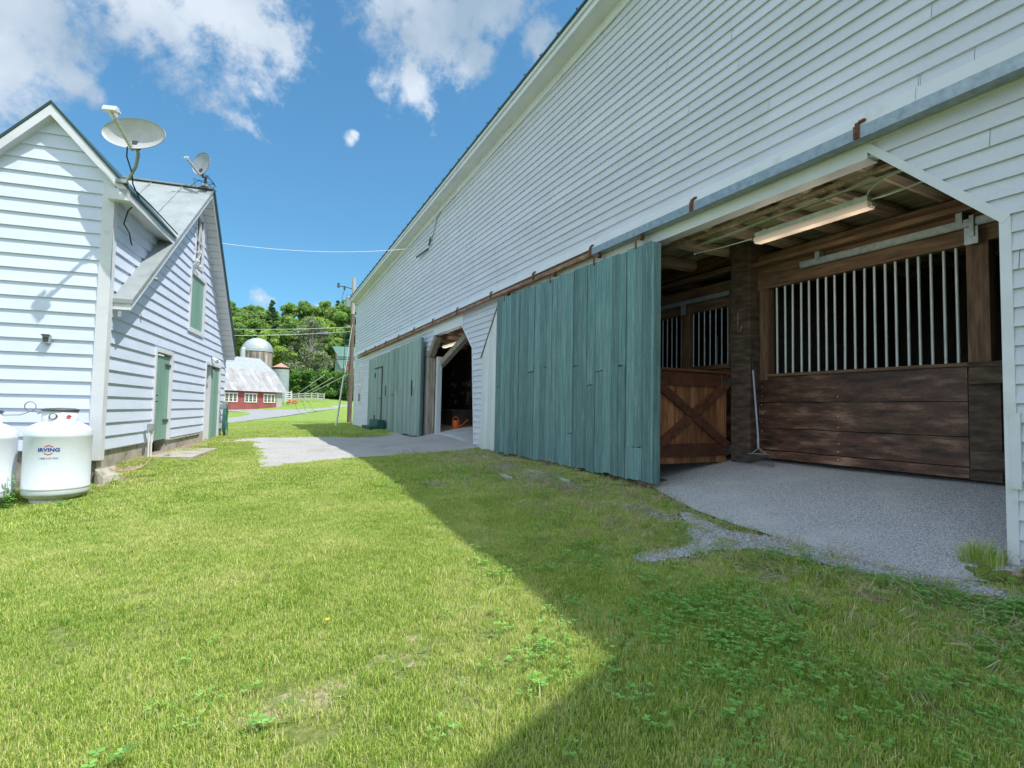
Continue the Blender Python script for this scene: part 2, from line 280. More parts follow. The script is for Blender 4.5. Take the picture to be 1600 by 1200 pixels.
def arr_mesh(name, V, Fq, m, rn=None):     # numpy quads/tris
    me = bpy.data.meshes.new(name); k = Fq.shape[1]
    me.vertices.add(len(V)); me.vertices.foreach_set('co', V.astype(np.float32).ravel())
    me.loops.add(Fq.size); me.loops.foreach_set('vertex_index', Fq.astype(np.int32).ravel())
    me.polygons.add(len(Fq)); me.polygons.foreach_set('loop_start', np.arange(0, Fq.size, k, dtype=np.int32)); me.polygons.foreach_set('loop_total', np.full(len(Fq), k, dtype=np.int32))
    me.materials.append(m)
    if rn is not None:
        a = me.attributes.new('rnd', 'FLOAT', 'POINT'); a.data.foreach_set('value', rn.astype(np.float32))
    me.update(calc_edges=True); me.validate(); return me

# ------------------------------------------------------------------ terrain
HA = radians(8.4); D2 = Vector((sin(HA), cos(HA), 0)); D3 = Vector((cos(HA), -sin(HA), 0)); C0 = Vector((-1.84, 9.14, 0))
def HW(u, b, z=0): p = C0+D3*u+D2*b; return (p.x, p.y, z)
CP = [(0, 0, .0), (-3, 0, -.08), (-6, 5, -.05), (2, 0, .12), (1.95, 2.3, .24), (3.6, 2, .36), (0, 3, .1), (-2, 4, .08), (0, 6, .26), (2.5, 6, .4), (.2, 9.4, .45), (2, 10.6, .5),
      (5, 1.8, .45), (5, -1, .40), (5, 5.6, .5), (5, 10.6, .54), (5, 12, .60), (5, 16.5, .58), (5, 24.5, .54), (5, 28.6, .52), (3.3, 8, .47), (2.6, 14, .5), (0.5, 16, .5),
      (6.7, 2, .82), (6.7, 5.5, .80), (6.7, 12, .85), (6, 15.7, .86), (10, 3, .84), (10, 14, .86), (10, 26, .84), (6.7, 22, .84), (6.7, -1, .82),
      (3, 25, .42), (5, 33, .45), (1, 20, .46), (-2, 42, .15), (12, 42, .45), (-3, 68, .45), (11, 75, .75), (24, 88, 1.5), (-12, 80, .7), (4, 82, 1.0), (8, 86, 2.1), (16, 96, 3.0), (20, 100, 3.4),
      (11, 100, 3.6), (30, 105, 4.5), (0, 110, 3.6), (-20, 105, 3.0), (5, 140, 13), (25, 140, 14), (-25, 140, 11), (60, 140, 14), (60, 80, 2.5), (40, 30, .8), (25, -5, .6), (-30, 40, -.2), (-30, 0, -.4),
      (0, -20, -.2), (-60, 90, 2), (0, 220, 30), (60, 220, 30), (-60, 220, 26), (0, 500, 30), (400, 400, 20), (-400, 400, 20), (400, -100, 5), (-400, -100, 0), (0, -400, 0)]
for u, b, z in [(0, -.1, .33), (.1, .85, .55), (.1, 2, .57), (.1, 5.5, .58), (.1, 8.3, .58), (-2, -.2, .16), (-3, -.2, .1), (-.2, -.8, .24), (.9, 1.5, .48), (1.0, 5, .5), (-4, 4, .5), (.5, 12, .5), (-1.1, -.8, .16)]:
    p = HW(u, b); CP.append((p[0], p[1], z))
CP = np.array(CP, float)
def kern(r): return np.sqrt(r*r+1.2)
_A = kern(np.linalg.norm(CP[:, None, :2]-CP[None, :, :2], axis=2)); _n = len(CP)
_M = np.zeros((_n+1, _n+1)); _M[:_n, :_n] = _A; _M[:_n, _n] = 1; _M[_n, :_n] = 1
_S = np.linalg.solve(_M+np.diag([1e-6]*_n+[0]), np.append(CP[:, 2], 0))
def hz(X, Y):
    X = np.asarray(X, float); Y = np.asarray(Y, float); sh = X.shape; x = X.ravel(); y = Y.ravel(); out = np.empty(x.shape)
    for i in range(0, len(x), 20000):
        r = np.hypot(x[i:i+20000, None]-CP[None, :, 0], y[i:i+20000, None]-CP[None, :, 1]); out[i:i+20000] = kern(r) @ _S[:-1]+_S[-1]
    fade = np.clip((5.0-x)/1.0, 0, 1)*np.clip((x+12)/6, 0, 1)
    out += fade*(.012*np.sin(x*2.1+y*1.3)+.010*np.sin(y*3.1-x*1.7)+.006*np.sin(x*6.3+2)*np.sin(y*5.7))
    return out.reshape(sh)
def gz(x, y): return float(hz(np.array([x]), np.array([y]))[0])
def gpt(px, py):      # where a line of sight from the surveyed camera meets the terrain
    r = ray(px, py); t = 1.5
    for i in range(400):
        p = CAM+r*t; h = p.z-gz(p.x, p.y)
        if h < .004: break
        t += max(h*1.6, .02)
    return (p.x, p.y)
def pip(X, Y, poly):
    ins = np.zeros(X.shape, bool); n = len(poly)
    for i in range(n):
        x1, y1 = poly[i]; x2, y2 = poly[(i+1) % n]
        if y1 == y2: continue
        c = ((y1 > Y) != (y2 > Y)) & (X < (x2-x1)*(Y-y1)/(y2-y1)+x1); ins ^= c
    return ins
def rough(poly, step, amp, seed=0):
    out = []; n = len(poly)
    for i in range(n):
        a = Vector((*poly[i], 0)); b = Vector((*poly[(i+1) % n], 0)); k = max(1, int((b-a).length/step))
        for j in range(k):
            p = a.lerp(b, j/k); w = noise.noise(p*1.7+Vector((seed, 0, 0)))*amp*1.5+noise.noise(p*6+Vector((seed, 5, 0)))*amp*.6
            d = (b-a).normalized(); out.append((p.x-d.y*w, p.y+d.x*w))
    return out
def sheet(name, poly, dz, m, grid=.2, label=None, kind='structure', jit=.0):
    P = np.array(poly); x0, y0 = P.min(0); x1, y1 = P.max(0)
    gx, gy = np.meshgrid(np.arange(x0, x1, grid), np.arange(y0, y1, grid)); gx = gx.ravel(); gy = gy.ravel(); k = pip(gx, gy, poly); gx, gy = gx[k], gy[k]
    pts = [Vector(p) for p in poly]+[Vector((a, b)) for a, b in zip(gx, gy)]; n = len(poly)
    V, E, F, _, _, _ = delaunay_2d_cdt(pts, [], [list(range(n))], 1, 1e-5)
    X = np.array([v.x for v in V]); Y = np.array([v.y for v in V]); Z = hz(X, Y)+dz
    mb = MB(); mb.add(list(zip(X, Y, Z)), [tuple(f) for f in F], True)
    o = mb.build(name, m); tag(o, label, None, None, kind)
    for p in o.data.polygons:
        pass
    if sum(p.normal.z for p in o.data.polygons) < 0: o.data.flip_normals()
    return o

def bare_patches():
    PM = mat('straw_covered_soil', [(.15, .125, .06), (.32, .27, .15), (.50, .42, .28)], .95, (38, 38, 38), 8, (.3, .7), bump=.012, bscale=60, sp2=((.14, .20, .05), 9, .44, .56))
    for i, (px, py, rx, ry) in enumerate([(445, 1108, .26, .12), (500, 1082, .22, .08), (610, 1040, .14, .12), (650, 1005, .05, .12), (745, 880, .12, .2), (700, 745, .5, .9), (1340, 930, .5, .16), (1210, 900, .35, .12), (1480, 945, .45, .14), (860, 760, .2, .9), (985, 800, .35, .35)]):
        x, y = gpt(px, py); sheet('bare_patch', [(x+rx*cos(a)*(1+.35*noise.noise(Vector((cos(a)*1.5, sin(a)*1.5, i*3.1)))+.2*noise.noise(Vector((cos(a)*5, sin(a)*5, i)))), y+ry*sin(a)*(1+.4*noise.noise(Vector((sin(a)*2, cos(a)*2, i*1.7))))) for a in np.linspace(0, 2*pi, 41)[:-1]], .005, PM, .08)
def axis(c, f0, f1, fine, far, g=1.13):
    a = list(np.arange(f0, f1, fine)); s = fine; x = f1
    while x < far: a.append(x); s *= g; x += s
    s = fine; x = f0-fine
    while x > -far: a.insert(0, x); s *= g; x -= s
    return np.array(a)
ax = axis(0, -7, 8, .16, 900); ay = axis(0, -1.5, 30, .16, 900, 1.11)
GX, GY = np.meshgrid(ax, ay); GZ = hz(GX, GY); nx, ny = len(ax), len(ay)
V = np.stack([GX.ravel(), GY.ravel(), GZ.ravel()], 1); ii = (np.arange(ny-1)[:, None]*nx+np.arange(nx-1)[None, :]).ravel()
def groundmat():
    m = bpy.data.materials.new('lawn_ground'); m.use_nodes = True; t = m.node_tree; n = t.nodes; l = t.links; b = n['Principled BSDF']; b.inputs['Roughness'].default_value = .95; b.inputs['Specular IOR Level'].default_value = .15
    g = n.new('ShaderNodeNewGeometry')
    def nz(s, d=5, r=.6, off=0):
        z = n.new('ShaderNodeTexNoise'); z.inputs['Scale'].default_value = s; z.inputs['Detail'].default_value = d; z.inputs['Roughness'].default_value = r
        mp = n.new('ShaderNodeMapping'); mp.inputs['Location'].default_value = (off, off, off); l.new(g.outputs['Position'], mp.inputs[0]); l.new(mp.outputs[0], z.inputs['Vector']); return z.outputs['Fac']
    def ramp(f, stops):
        r = n.new('ShaderNodeValToRGB'); e = r.color_ramp.elements
        e[0].position, e[0].color = stops[0][0], (*stops[0][1], 1); e[1].position, e[1].color = stops[-1][0], (*stops[-1][1], 1)
        for p, c in stops[1:-1]: x = e.new(p); x.color = (*c, 1)
        l.new(f, r.inputs[0]); return r.outputs[0]
    def mix(f, a, c):
        x = n.new('ShaderNodeMixRGB'); l.new(f, x.inputs[0]); l.new(a, x.inputs[1]); l.new(c, x.inputs[2]); return x.outputs[0]
    near = ramp(nz(30, 8, .7), [(.3, (.08, .12, .03)), (.5, (.19, .23, .06)), (.7, (.36, .34, .16))])
    far = ramp(nz(1.2, 10, .75), [(.3, (.16, .25, .055)), (.5, (.22, .32, .07)), (.72, (.30, .38, .11))])
    ln = n.new('ShaderNodeVectorMath'); ln.operation = 'LENGTH'; l.new(g.outputs['Position'], ln.inputs[0])
    mr = n.new('ShaderNodeMapRange'); mr.inputs['From Min'].default_value = 30; mr.inputs['From Max'].default_value = 40; l.new(ln.outputs['Value'], mr.inputs['Value'])
    c = mix(mr.outputs[0], near, far)
    ds = n.new('ShaderNodeMapRange'); ds.inputs['From Min'].default_value = .66; ds.inputs['From Max'].default_value = .76; l.new(nz(1.3, 8, .6, 4.4), ds.inputs['Value'])
    soil = ramp(nz(14, 8, .7, 8), [(.3, (.22, .17, .11)), (.5, (.37, .30, .20)), (.7, (.52, .44, .33))])
    inv = n.new('ShaderNodeMath'); inv.operation = 'SUBTRACT'; inv.inputs[0].default_value = 1; l.new(mr.outputs[0], inv.inputs[1])
    mm = n.new('ShaderNodeMath'); mm.operation = 'MULTIPLY'; l.new(ds.outputs[0], mm.inputs[0]); l.new(inv.outputs[0], mm.inputs[1])
    l.new(mix(mm.outputs[0], c, soil), b.inputs['Base Color'])
    bn = n.new('ShaderNodeBump'); bn.inputs['Distance'].default_value = .03; l.new(nz(22, 6, .7), bn.inputs['Height']); l.new(bn.outputs[0], b.inputs['Normal'])
    return m
me = arr_mesh('lawn', V, np.stack([ii, ii+1, ii+1+nx, ii+nx], 1), groundmat()); me.polygons.foreach_set('use_smooth', [True]*len(me.polygons))
lawn = bpy.data.objects.new('lawn', me); COL.objects.link(lawn); tag(lawn, kind='structure')

# paved and bare areas
DRIVE = [gpt(*p) for p in [(384, 686), (397, 700), (404, 716), (405, 731), (440, 730), (500, 722), (560, 716), (630, 712), (700, 706), (745, 700)]]+[(5.0, 11.9), (5.0, 16.3), (5.0, 19.5)]+[gpt(*p) for p in [(590, 682), (560, 683), (500, 683), (440, 683)]]
DRIVE = rough(DRIVE, .3, .03, 3)
drive = sheet('gravel_drive', DRIVE, .012, GRAV, .22)
APRON = [(5.6, 5.6), (4.9, 5.6)]+[gpt(*p) for p in [(1018, 762), (1050, 780), (1090, 800), (1150, 822), (1230, 846), (1310, 868), (1400, 893), (1480, 905), (1540, 914), (1585, 905)]]+[(5.1, 1.75), (5.6, 1.7)]
EDGE = rough(APRON, .12, .03, 5)
FLOOR = [(5.0+.0, 5.6), (5.0, 1.75), (10.4, 1.75), (10.4, -1.0), (10.6, -1.0), (10.6, 28.5), (5.2, 28.5), (5.2, 16.2), (4.98, 16.1), (4.98, 12.0), (5.2, 11.9), (5.2, 5.6)]
APF = [(10.55, -.9), (10.55, 28.4), (5.3, 28.4), (5.3, 16.2), (5.0, 16.1), (5.0, 12.0), (5.3, 11.9), (5.3, 5.62)]+[(p[0], p[1]) for p in APRON[1:-2]]+[(5.15, 1.75), (5.3, 1.6), (5.3, -.9)]
floor = sheet('asphalt_floor', APF, .016, ASPH, .22)
STRIP = rough([gpt(*p) for p in [(985, 878), (1000, 866), (1060, 858), (1085, 846), (1075, 828), (1060, 800), (1090, 806), (1130, 830), (1160, 836), (1235, 846), (1320, 868), (1400, 890), (1500, 906), (1600, 930), (1640, 950), (1560, 938), (1440, 915), (1330, 893), (1250, 873), (1180, 858), (1120, 862), (1060, 874), (1010, 880)]], .08, .03, 9)
strip = sheet('crushed_stone_strip', STRIP, .008, GRAV, .12)
DIRTP = rough([gpt(*p) for p in [(148, 772), (175, 760), (200, 745), (228, 725), (262, 712), (300, 702), (345, 690), (320, 688), (290, 690), (255, 700), (225, 706), (190, 722), (150, 745)]], .1, .05, 2)
dirt = sheet('bare_dirt_strip', DIRTP, .010, DIRT, .15)
PATHP = rough([gpt(*p) for p in [(345, 690), (385, 684), (440, 683), (384, 690), (345, 694)]], .3, .03, 2)
path = sheet('gravel_path', PATHP, .010, GRAV, .2)
ROADP = [gpt(*p) for p in [(340, 663), (360, 661), (400, 656), (440, 651), (480, 645), (520, 639), (560, 634), (570, 631.5), (548, 632.3), (500, 635), (450, 639.5), (405, 640), (358, 640.5), (340, 640.5), (340, 643), (365, 643), (385, 645), (392, 647), (386, 649.5), (370, 652), (340, 655)]]
road = sheet('road', ROADP, .03, ROADM, 1.5)

bare_patches()

# ------------------------------------------------------------------ barn (wall plane x = 5)
X0 = 5.0; BO = (5.0, 12.0, .5)
barn = empty('horse_barn', BO, 'long white horse barn with clipped corner openings and teal sliding doors, on the right', 'barn')
def bp(mb, name, m, parent=barn, bevel=0, label=None, split=False):
    o = mb.build(name, m, parent, bevel, BO, split)
    if label: o['label'] = label
    return o
def topz(y): return 8.09-.0388*y     # underside of the soffit
E_ = .14
def blocked(z):   # openings as y intervals at height z
    r = []
    if z < 4.0:
        a = 1.80 if z < 2.99 else 1.80+(z-2.99)*(1.0/1.03); b = 11.50 if z < 2.74 else 11.50-(z-2.74)*(.9/1.1)
        r.append((a, b))
    if z < 3.72:
        a = 11.97+(z-.6)*.09 if z < 3.04 else 12.2+(z-3.04)*(.78/.68); b = 15.95+(z-.6)*.06 if z < 3.09 else 16.1-(z-3.09)*(.85/.62)
        r.append((a, b))
    if 1.7 < z < 3.55: r.append((26.75, 27.35))
    return r
mb = MB(); z = .36; ci = 0
random.seed(3)
while z < 8.3:
    zt = min(z+E_, 8.4)
    if 3.98 < z+E_*.5 < 4.30: z += E_; ci += 1; continue   # hood band
    cuts = sorted({z, zt}|{q for q in (2.74, 2.99, 3.04, 3.09, 3.72, 1.7, 3.55, 4.0) if z < q < zt})
    seams = sorted(random.uniform(-1, 28.7) for _ in range(5)); offs = [random.uniform(0, .0022) for _ in range(7)]; tint = [random.random() for _ in range(7)]
    for za, zb in zip(cuts[:-1], cuts[1:]):
        zm = za+1e-4; zn = zb-1e-4
        def ivs(zz):
            hi = 28.70 if zz < 6.95 else min(28.70, (8.09-zz)/.0388)
            lo = -7.9; out = []
            for a, b in sorted(blocked(zz)):
                out.append((lo, a)); lo = b
            out.append((lo, hi)); return out
        A = ivs(zm); B = ivs(zn)
        for (a0, a1), (b0, b1) in zip(A, B):
            if a1-a0 < .01 and b1-b0 < .01: continue
            pts = [a0]+[q for q in seams if max(a0, b0)+.05 < q < min(a1, b1)-.05]+[a1]; ptb = [b0]+pts[1:-1]+[b1]
            pts = [q if q in (a0, a1) else q for q in pts]
            for k in range(len(pts)-1):
                j = sum(1 for q in seams if q <= (pts[k]+pts[k+1])/2); of = offs[j]
                xa = X0-.024*(1-(za-z)/E_)-of-.001; xb = X0-.024*(1-(zb-z)/E_)-of-.001
                mb.rn(tint[j]); gp0 = .004 if k else 0; mb.quad((xa, pts[k+1], za), (xa, pts[k]+gp0, za), (xb, ptb[k]+gp0, zb), (xb, ptb[k+1], zb))
                if za == z: mb.quad((xa, pts[k], za), (xa, pts[k+1], za), (X0+.004, pts[k+1], za), (X0+.004, pts[k], za))
    z += E_; ci += 1
bp(mb, 'siding_wall', SIDING)
# structure behind the siding
mb = MB()
for y0, y1, z0, z1 in [(-7.9, 1.80, .2, 4.05), (11.5, 11.97, .2, 3.2), (16.1, 26.7, .2, 4.1), (27.4, 28.68, .2, 4.1), (26.7, 27.4, .2, 1.7), (26.7, 27.4, 3.55, 4.1)]: mb.box(X0+.006, X0+.12, y0, y1, z0, z1, .5)
mb.prism([(-7.9, 4.0), (28.68, 4.0), (28.68, topz(28.68)), (-7.9, topz(-7.9))], 'x', X0+.008, X0+.12, .5)
mb.prism([(1.80, 2.99), (2.8, 4.0), (1.80, 4.0)], 'x', X0+.006, X0+.12, .5)
mb.prism([(11.5, 2.74), (11.5, 4.0), (10.6, 4.0), (10.6, 3.84)], 'x', X0+.006, X0+.12, .5)
mb.prism([(12.2, 3.04), (12.98, 3.72), (12.98, 4.0), (11.5, 4.0), (11.5, 3.2), (11.97, 3.2), (11.97, 3.04)], 'x', X0+.009, X0+.12, .5)
mb.prism([(16.1, 3.09), (16.1, 4.0), (15.27, 4.0), (15.27, 3.71)], 'x', X0+.006, X0+.12, .5)
mb.box(X0+.01, X0+.12, 2.6, 10.8, 3.88, 4.05, .5); mb.box(X0+.01, X0+.12, 12.9, 15.4, 3.73, 4.05, .5)
bp(mb, 'wall_frame', TRIM)
# end walls + far side
mb = MB(); RX, RZ = 13.0, 14.6
mb.prism([(5.01, .2), (21, .2), (21, 7.0), (13, 13.4), (5.01, topz(28.7)-.05)], 'y', 28.60, 28.70, .5)
mb.prism([(5.01, .2), (21, .2), (21, 7.4), (13, 14.2), (5.01, topz(-7.9)-.05)], 'y', -8.0, -7.9, .5)
mb.box(20.9, 21.0, -7.9, 28.6, .2, 7.3, .5)
bp(mb, 'end_wall', SIDING, split=True)
# trim: corner boards, chamfer casings, header, hood
mb = MB()
mb.box(X0-.025, X0+.1, 28.6, 28.74, .45, topz(28.7), .4)
def casing(a, b, w=.07, t=.03): mb.beam((X0-.004-t/2, *a), (X0-.004-t/2, *b), w, t, (1, 0, 0))
mb.beam((X0-.012, 1.80, .40), (X0-.012, 1.80, 3.0), .07, .035, (1, 0, 0), .6)
mb.beam((X0-.014, 1.79, 2.985), (X0-.014, 2.83, 4.04), .07, .036, (1, 0, 0), .7)
mb.beam((X0-.012, 11.97, .62), (X0-.012, 12.21, 3.04), .05, .035, (1, 0, 0), .6)
mb.beam((X0-.014, 12.2, 3.04), (X0-.014, 12.98, 3.73), .05, .036, (1, 0, 0), .6)
mb.beam((X0-.012, 11.53, .6), (X0-.012, 11.53, 2.8), .035, .03, (1, 0, 0), .6)
bp(mb, 'casing', TRIM, bevel=.002, split=True)
mb = MB(); mb.box(X0-.03, X0+.14, 2.76, 10.75, 3.86, 4.055, .5); mb.box(X0-.028, X0+.138, 12.9, 15.35, 3.71, 4.053, .4); mb.box(X0-.028, X0+.02, 15.35, 28.2, 3.9, 4.053, .4); mb.box(X0-.028, X0+.02, -1, 2.76, 3.99, 4.053, .4)
for y in (4.55, 6.6): mb.box(X0-.0312, X0-.03, y, y+.006, 3.865, 4.05, 0)
bp(mb, 'header_board', TRIM, bevel=.002, split=True)
mb = MB(); yy = -1.0
while yy < 28.2:
    y1 = min(yy+3.3, 28.3); mb.rn()
    mb.add([(X0-.004, yy, 4.32), (X0-.004, y1, 4.32), (X0-.15, y1, 4.24), (X0-.15, yy, 4.24), (X0-.17, y1, 4.11), (X0-.17, yy, 4.11)], [(0, 3, 2, 1), (3, 5, 4, 2)])
    yy = y1+.003
bp(mb, 'rail_hood', TRIM, label='white metal hood over the sliding door rail')
mb = MB(); mb.box(X0-.185, X0-.06, -1, 6.9, 4.0, 4.109, .5); bp(mb, 'door_rail', GALV, label='grey galvanised near length of the door rail')
mb = MB(); mb.box(X0-.16, X0-.1, 6.9, 25.2, 4.0, 4.07, .5); mb.cyl((X0-.13, 6.9, 4.04), (X0-.13, 26.3, 4.0), .04, n=10); mb.box(X0-.06, X0-.03, 25.2, 27.7, 3.96, 4.02, .4)
bp(mb, 'door_rail', RUSTP, label='rusty far length of the door rail')
for y in [.75, 2.76, 4.74, 6.9, 8.8, 10.8, 12.95, 15.0, 17.0, 19.0, 21.0, 23.0, 25.1]:
    mb = MB(); mb.box(X0-.2, X0-.186, y-.026, y+.026, 4.0, 4.12, .5); mb.box(X0-.198, X0-.172, y-.022, y+.012, 4.115, 4.15, .3); mb.box(X0-.19, X0-.15, y-.07, y-.015, 4.145, 4.165, .7)
    mb.cyl((X0-.2, y, 4.06), (X0-.21, y, 4.06), .010, n=6)
    bp(mb, 'rail_bracket', RUST, bevel=.003)
# roof, fascia, soffit
def ez(y): return 8.41-.0388*y
mb = MB(); mb.prism([(-1.16, ez(-1.16)), (29.0, ez(29.0)), (29.0, ez(29)-.22), (-1.16, ez(-1.16)-.22)], 'x', X0-.34, X0-.30, .5)
mb.prism([(-1.16, ez(-1.16)-.04), (29.02, ez(29.02)-.04), (29.02, ez(29)-.12), (-1.16, ez(-1.16)-.12)], 'x', X0-.375, X0-.342, .7)
bp(mb, 'fascia', TRIM)
mb = MB(); mb.add([(X0-.30, -1.3, ez(-1.3)-.2), (X0-.30, 29, ez(29)-.2), (X0+.01, 29, topz(29)+.09), (X0+.01, -1.3, topz(-1.3)+.09)], [(0, 1, 2, 3)])
mb.prism([(-1, topz(-1)+.1), (28.7, topz(28.7)+.1), (28.7, topz(28.7)-.07), (-1, topz(-1)-.07)], 'x', X0-.045, X0-.018, .3)
bp(mb, 'soffit', TRIM)
mb = MB(); rise = 6.2
mb.rn(.5); n_ = 61
for k in range(n_):
    ya = -8.2+(37.25/n_)*k; yb = ya+37.25/n_; s = random.uniform(-.003, .003)
    A = (X0-.40, ya, ez(ya)+s); B = (X0-.40, yb, ez(yb)-s); C = (RX, yb, ez(yb)+rise); D = (RX, ya, ez(ya)+rise)
    mb.add([A, B, C, D, (A[0], A[1], A[2]-.05), (B[0], B[1], B[2]-.05), (C[0], C[1], C[2]-.05), (D[0], D[1], D[2]-.05)], [(0, 1, 2, 3), (7, 6, 5, 4), (0, 4, 5, 1)])
    mb.beam((X0-.402, ya, ez(ya)+.012), (RX, ya, ez(ya)+rise+.012), .03, .035)
mb.add([(RX, -8.2, ez(-8.2)+rise), (RX, 29.05, ez(29)+rise), (21.4, 29.05, 7.2), (21.4, -8.2, 7.4)], [(0, 1, 2, 3)])
bp(mb, 'roof', DKROOF, label='dark standing seam metal roof edge')
# projecting cross wing beyond the near end (its gable shades the foreground lawn)
mb = MB()
def wing(u): return (X0-.34-u, ez(-1.17)-.03-.714*u)
pts = [wing(-.4), wing(3.2)]
mb.prism([pts[0], pts[1], (pts[1][0], pts[1][1]-.15), (pts[0][0], pts[0][1]-.15)], 'y', -8.2, -1.17, .5)
bp(mb, 'wing_roof', DKROOF)
mb = MB(); mb.prism([(5.0, .2), (5.0, 8.1), (2.35, 6.2), (2.35, .2)], 'y', -6.9, -6.8, .5); mb.box(2.35, 2.45, -6.8, -5.2, .1, 6.2, .5)
bp(mb, 'wing_wall', SIDING, split=True)
# foundation strip
mb = MB(); mb.box(X0+.02, X0+.3, 11.2, 11.97, .1, .62, .3); mb.box(X0+.02, X0+.3, 25.0, 28.66, .1, .56, .6); mb.box(X0+.03, X0+.3, -1, 1.78, .0, .40, .6)
bp(mb, 'foundation', CONC, split=True)

# interior shell: ceiling, joists, partitions
mb = MB(); random.seed(12)
x = 5.14
while x < 10.6:
    w = random.uniform(.16, .26)
    for k in range(5): mb.box(x, x+w-.008, -1+k*6, 5+k*6-.006, 4.12+random.uniform(0, .012), 4.16)
    x += w
bp(mb, 'ceiling', CEIL)
ys = [-.4, .3, 1.05, 1.75, 2.35, 3.0, 3.62, 4.3, 5.0, 5.75, 6.6, 7.6, 8.6, 9.6, 10.6, 11.6, 12.5, 13.4, 14.3, 15.2, 16.2, 17.4, 18.6, 20]
for y in ys:
    mb = MB().rn(); n = 10; path = []
    for k in range(9): path.append((5.13+k*.68, y+random.uniform(-.02, .02), 4.03+random.uniform(-.015, .015)))
    mb.tube(path, .095+random.uniform(-.015, .015), 8); mb.sm = [False]*len(mb.sm)
    bp(mb, 'joist', JOIST)
mb = MB()
for k in range(60): mb.box(10.5, 10.56, -1+k*.5, -.51+k*.5, .7, 4.12)
for yy in (-.95, 28.3): mb.box(5.2, 10.5, yy, yy+.06, .6, 4.12)
for k in range(7): mb.box(6.75, 10.5, 5.30, 5.36, .7+k*.5, 1.19+k*.5)
for k in range(7): mb.box(6.75, 10.5, 12.0, 12.06, .7+k*.5, 1.19+k*.5)
for k in range(7): mb.box(6.75, 10.5, 2.3, 2.35, .7+k*.3, .99+k*.3)
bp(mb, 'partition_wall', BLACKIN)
# plank wall inside, seen through the far opening
mb = MB()
for k in range(26): mb.box(7.9, 7.95, 12.1+k*.4, 12.49+k*.4, .75, 4.1)
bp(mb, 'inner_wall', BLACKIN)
mb = MB(); random.seed(5)
for k in range(44):
    y = random.uniform(15.5, 21.5); zz = random.choice([1.75, 2.1, 2.5, 2.95, 3.2])+random.uniform(-.05, .05); h = random.uniform(.06, .26)
    mb.box(7.80, 7.90, y, y+random.uniform(.04, .16), zz-h/2, zz+h/2)
bp(mb, 'hanging_tack', INNERW, split=True)
mb = MB(); mb.box(7.0, 7.9, 19.2, 22.2, 1.40, 1.46, .6); mb.box(7.1, 7.15, 19.3, 22.1, .85, 1.40, .2); mb.box(7.1, 7.9, 19.25, 19.3, .85, 1.4, .3)
bp(mb, 'workbench', INNERW)
mb = MB()
for k in range(9): mb.box(7.78, 7.80, 17.2+k*.22, 17.38+k*.22, 2.2, 3.4)
bp(mb, 'shutter_boards', INNERW)

# timber at far opening
mb = MB(); mb.box(4.965, 5.19, 15.74, 16.04, .55, 3.07, .9); mb.beam((5.08, 16.0, 3.05), (5.08, 15.22, 3.68), .20, .20, (0, 0, 1), .2)
bp(mb, 'post', OLDW, bevel=.01, label='split grey timber post at the far opening')
mb = MB(); mb.box(5.2, 5.34, 15.55, 15.72, .6, 3.1, .5)
bp(mb, 'inner_jamb', WORNW)
mb = MB(); mb.beam((5.42, 13.45, 3.62), (5.36, 16.1, 2.74), .17, .18, (0, 0, 1), .5)
bp(mb, 'knee_brace', OLDW, bevel=.012)

# ---- stall front (plane x = 6.7)
st = MB()
for z0, z1 in [(.88, .99), (1.0, 1.305), (1.312, 1.675), (1.682, 2.045)]: st.box(6.70, 6.745, 2.76, 5.27, z0, z1)
stall = bp(st, 'stall_front', STALL, bevel=.003, label='stall front of four dark stained planks under steel bars')
def sub(mb, name, m, bevel=0, parent=stall, split=False): return mb.build(name, m, parent, bevel, BO, split)
mb = MB(); mb.box(6.66, 6.80, 2.5, 5.1, 2.047, 2.085, .3); sub(mb, 'sill', FRAMEW, .003)
mb = MB(); mb.box(6.68, 6.80, 2.40, 5.27, 3.33, 3.52, .6); mb.box(6.72, 6.86, 1.2, 5.30, 3.523, 3.86, .3); mb.box(6.55, 6.70, 1.2, 5.35, 3.66, 3.72, .9)
sub(mb, 'head_beam', FRAMEW, .004, split=True)
mb = MB(); mb.box(6.69, 6.81, 5.09, 5.25, 2.0, 3.33, .5); sub(mb, 'upright', FRAMEV, .004)
mb = MB(); mb.box(6.675, 6.82, 2.55, 2.74, 2.07, 3.42, .6); sub(mb, 'upright', FRAMEV, .004)
GALVB = mat('pale_bar_steel', [(.42, .46, .46), (.56, .60, .59)], .45, (20, 20, 5), 5, metal=.25, sp2=((.36, .32, .27), 9, .62, .8))
for k in range(19):
    y = 4.985-k*.119+random.uniform(-.006, .006)
    mb = MB(); mb.cyl((6.74, y, 2.08), (6.74+random.uniform(-.004, .004), y+random.uniform(-.006, .006), 3.34), .0155, n=10)
    sub(mb, 'bar', GALVB)
for y in (2.44, 2.3, 2.16, 2.02): sub(MB().cyl((6.74, y, 2.08), (6.74, y, 3.4), .0155, n=10), 'bar', GALVB)
mb = MB()
mb.box(6.60, 6.655, 1.0, 4.55, 3.50, 3.575, .5); mb.box(6.61, 6.65, 1.0, 4.55, 3.49, 3.50, .5)
for y in (4.30, 2.76): mb.box(6.59, 6.70, y-.03, y+.03, 3.54, 3.66, .5)
mb.box(6.595, 6.6, 2.60, 2.72, 3.30, 3.48, .7); mb.box(6.58, 6.60, 2.63, 2.67, 3.38, 3.60, .7)
sub(mb, 'door_track', GALV, .003)
mb = MB()
for y0, y1 in [(2.49, 2.755), (2.24, 2.48), (1.99, 2.23), (1.7, 1.98)]: mb.box(6.70, 6.74, y0, y1, .87, 2.0)
d_ = sub(mb, 'stall_door', POSTW, .003)
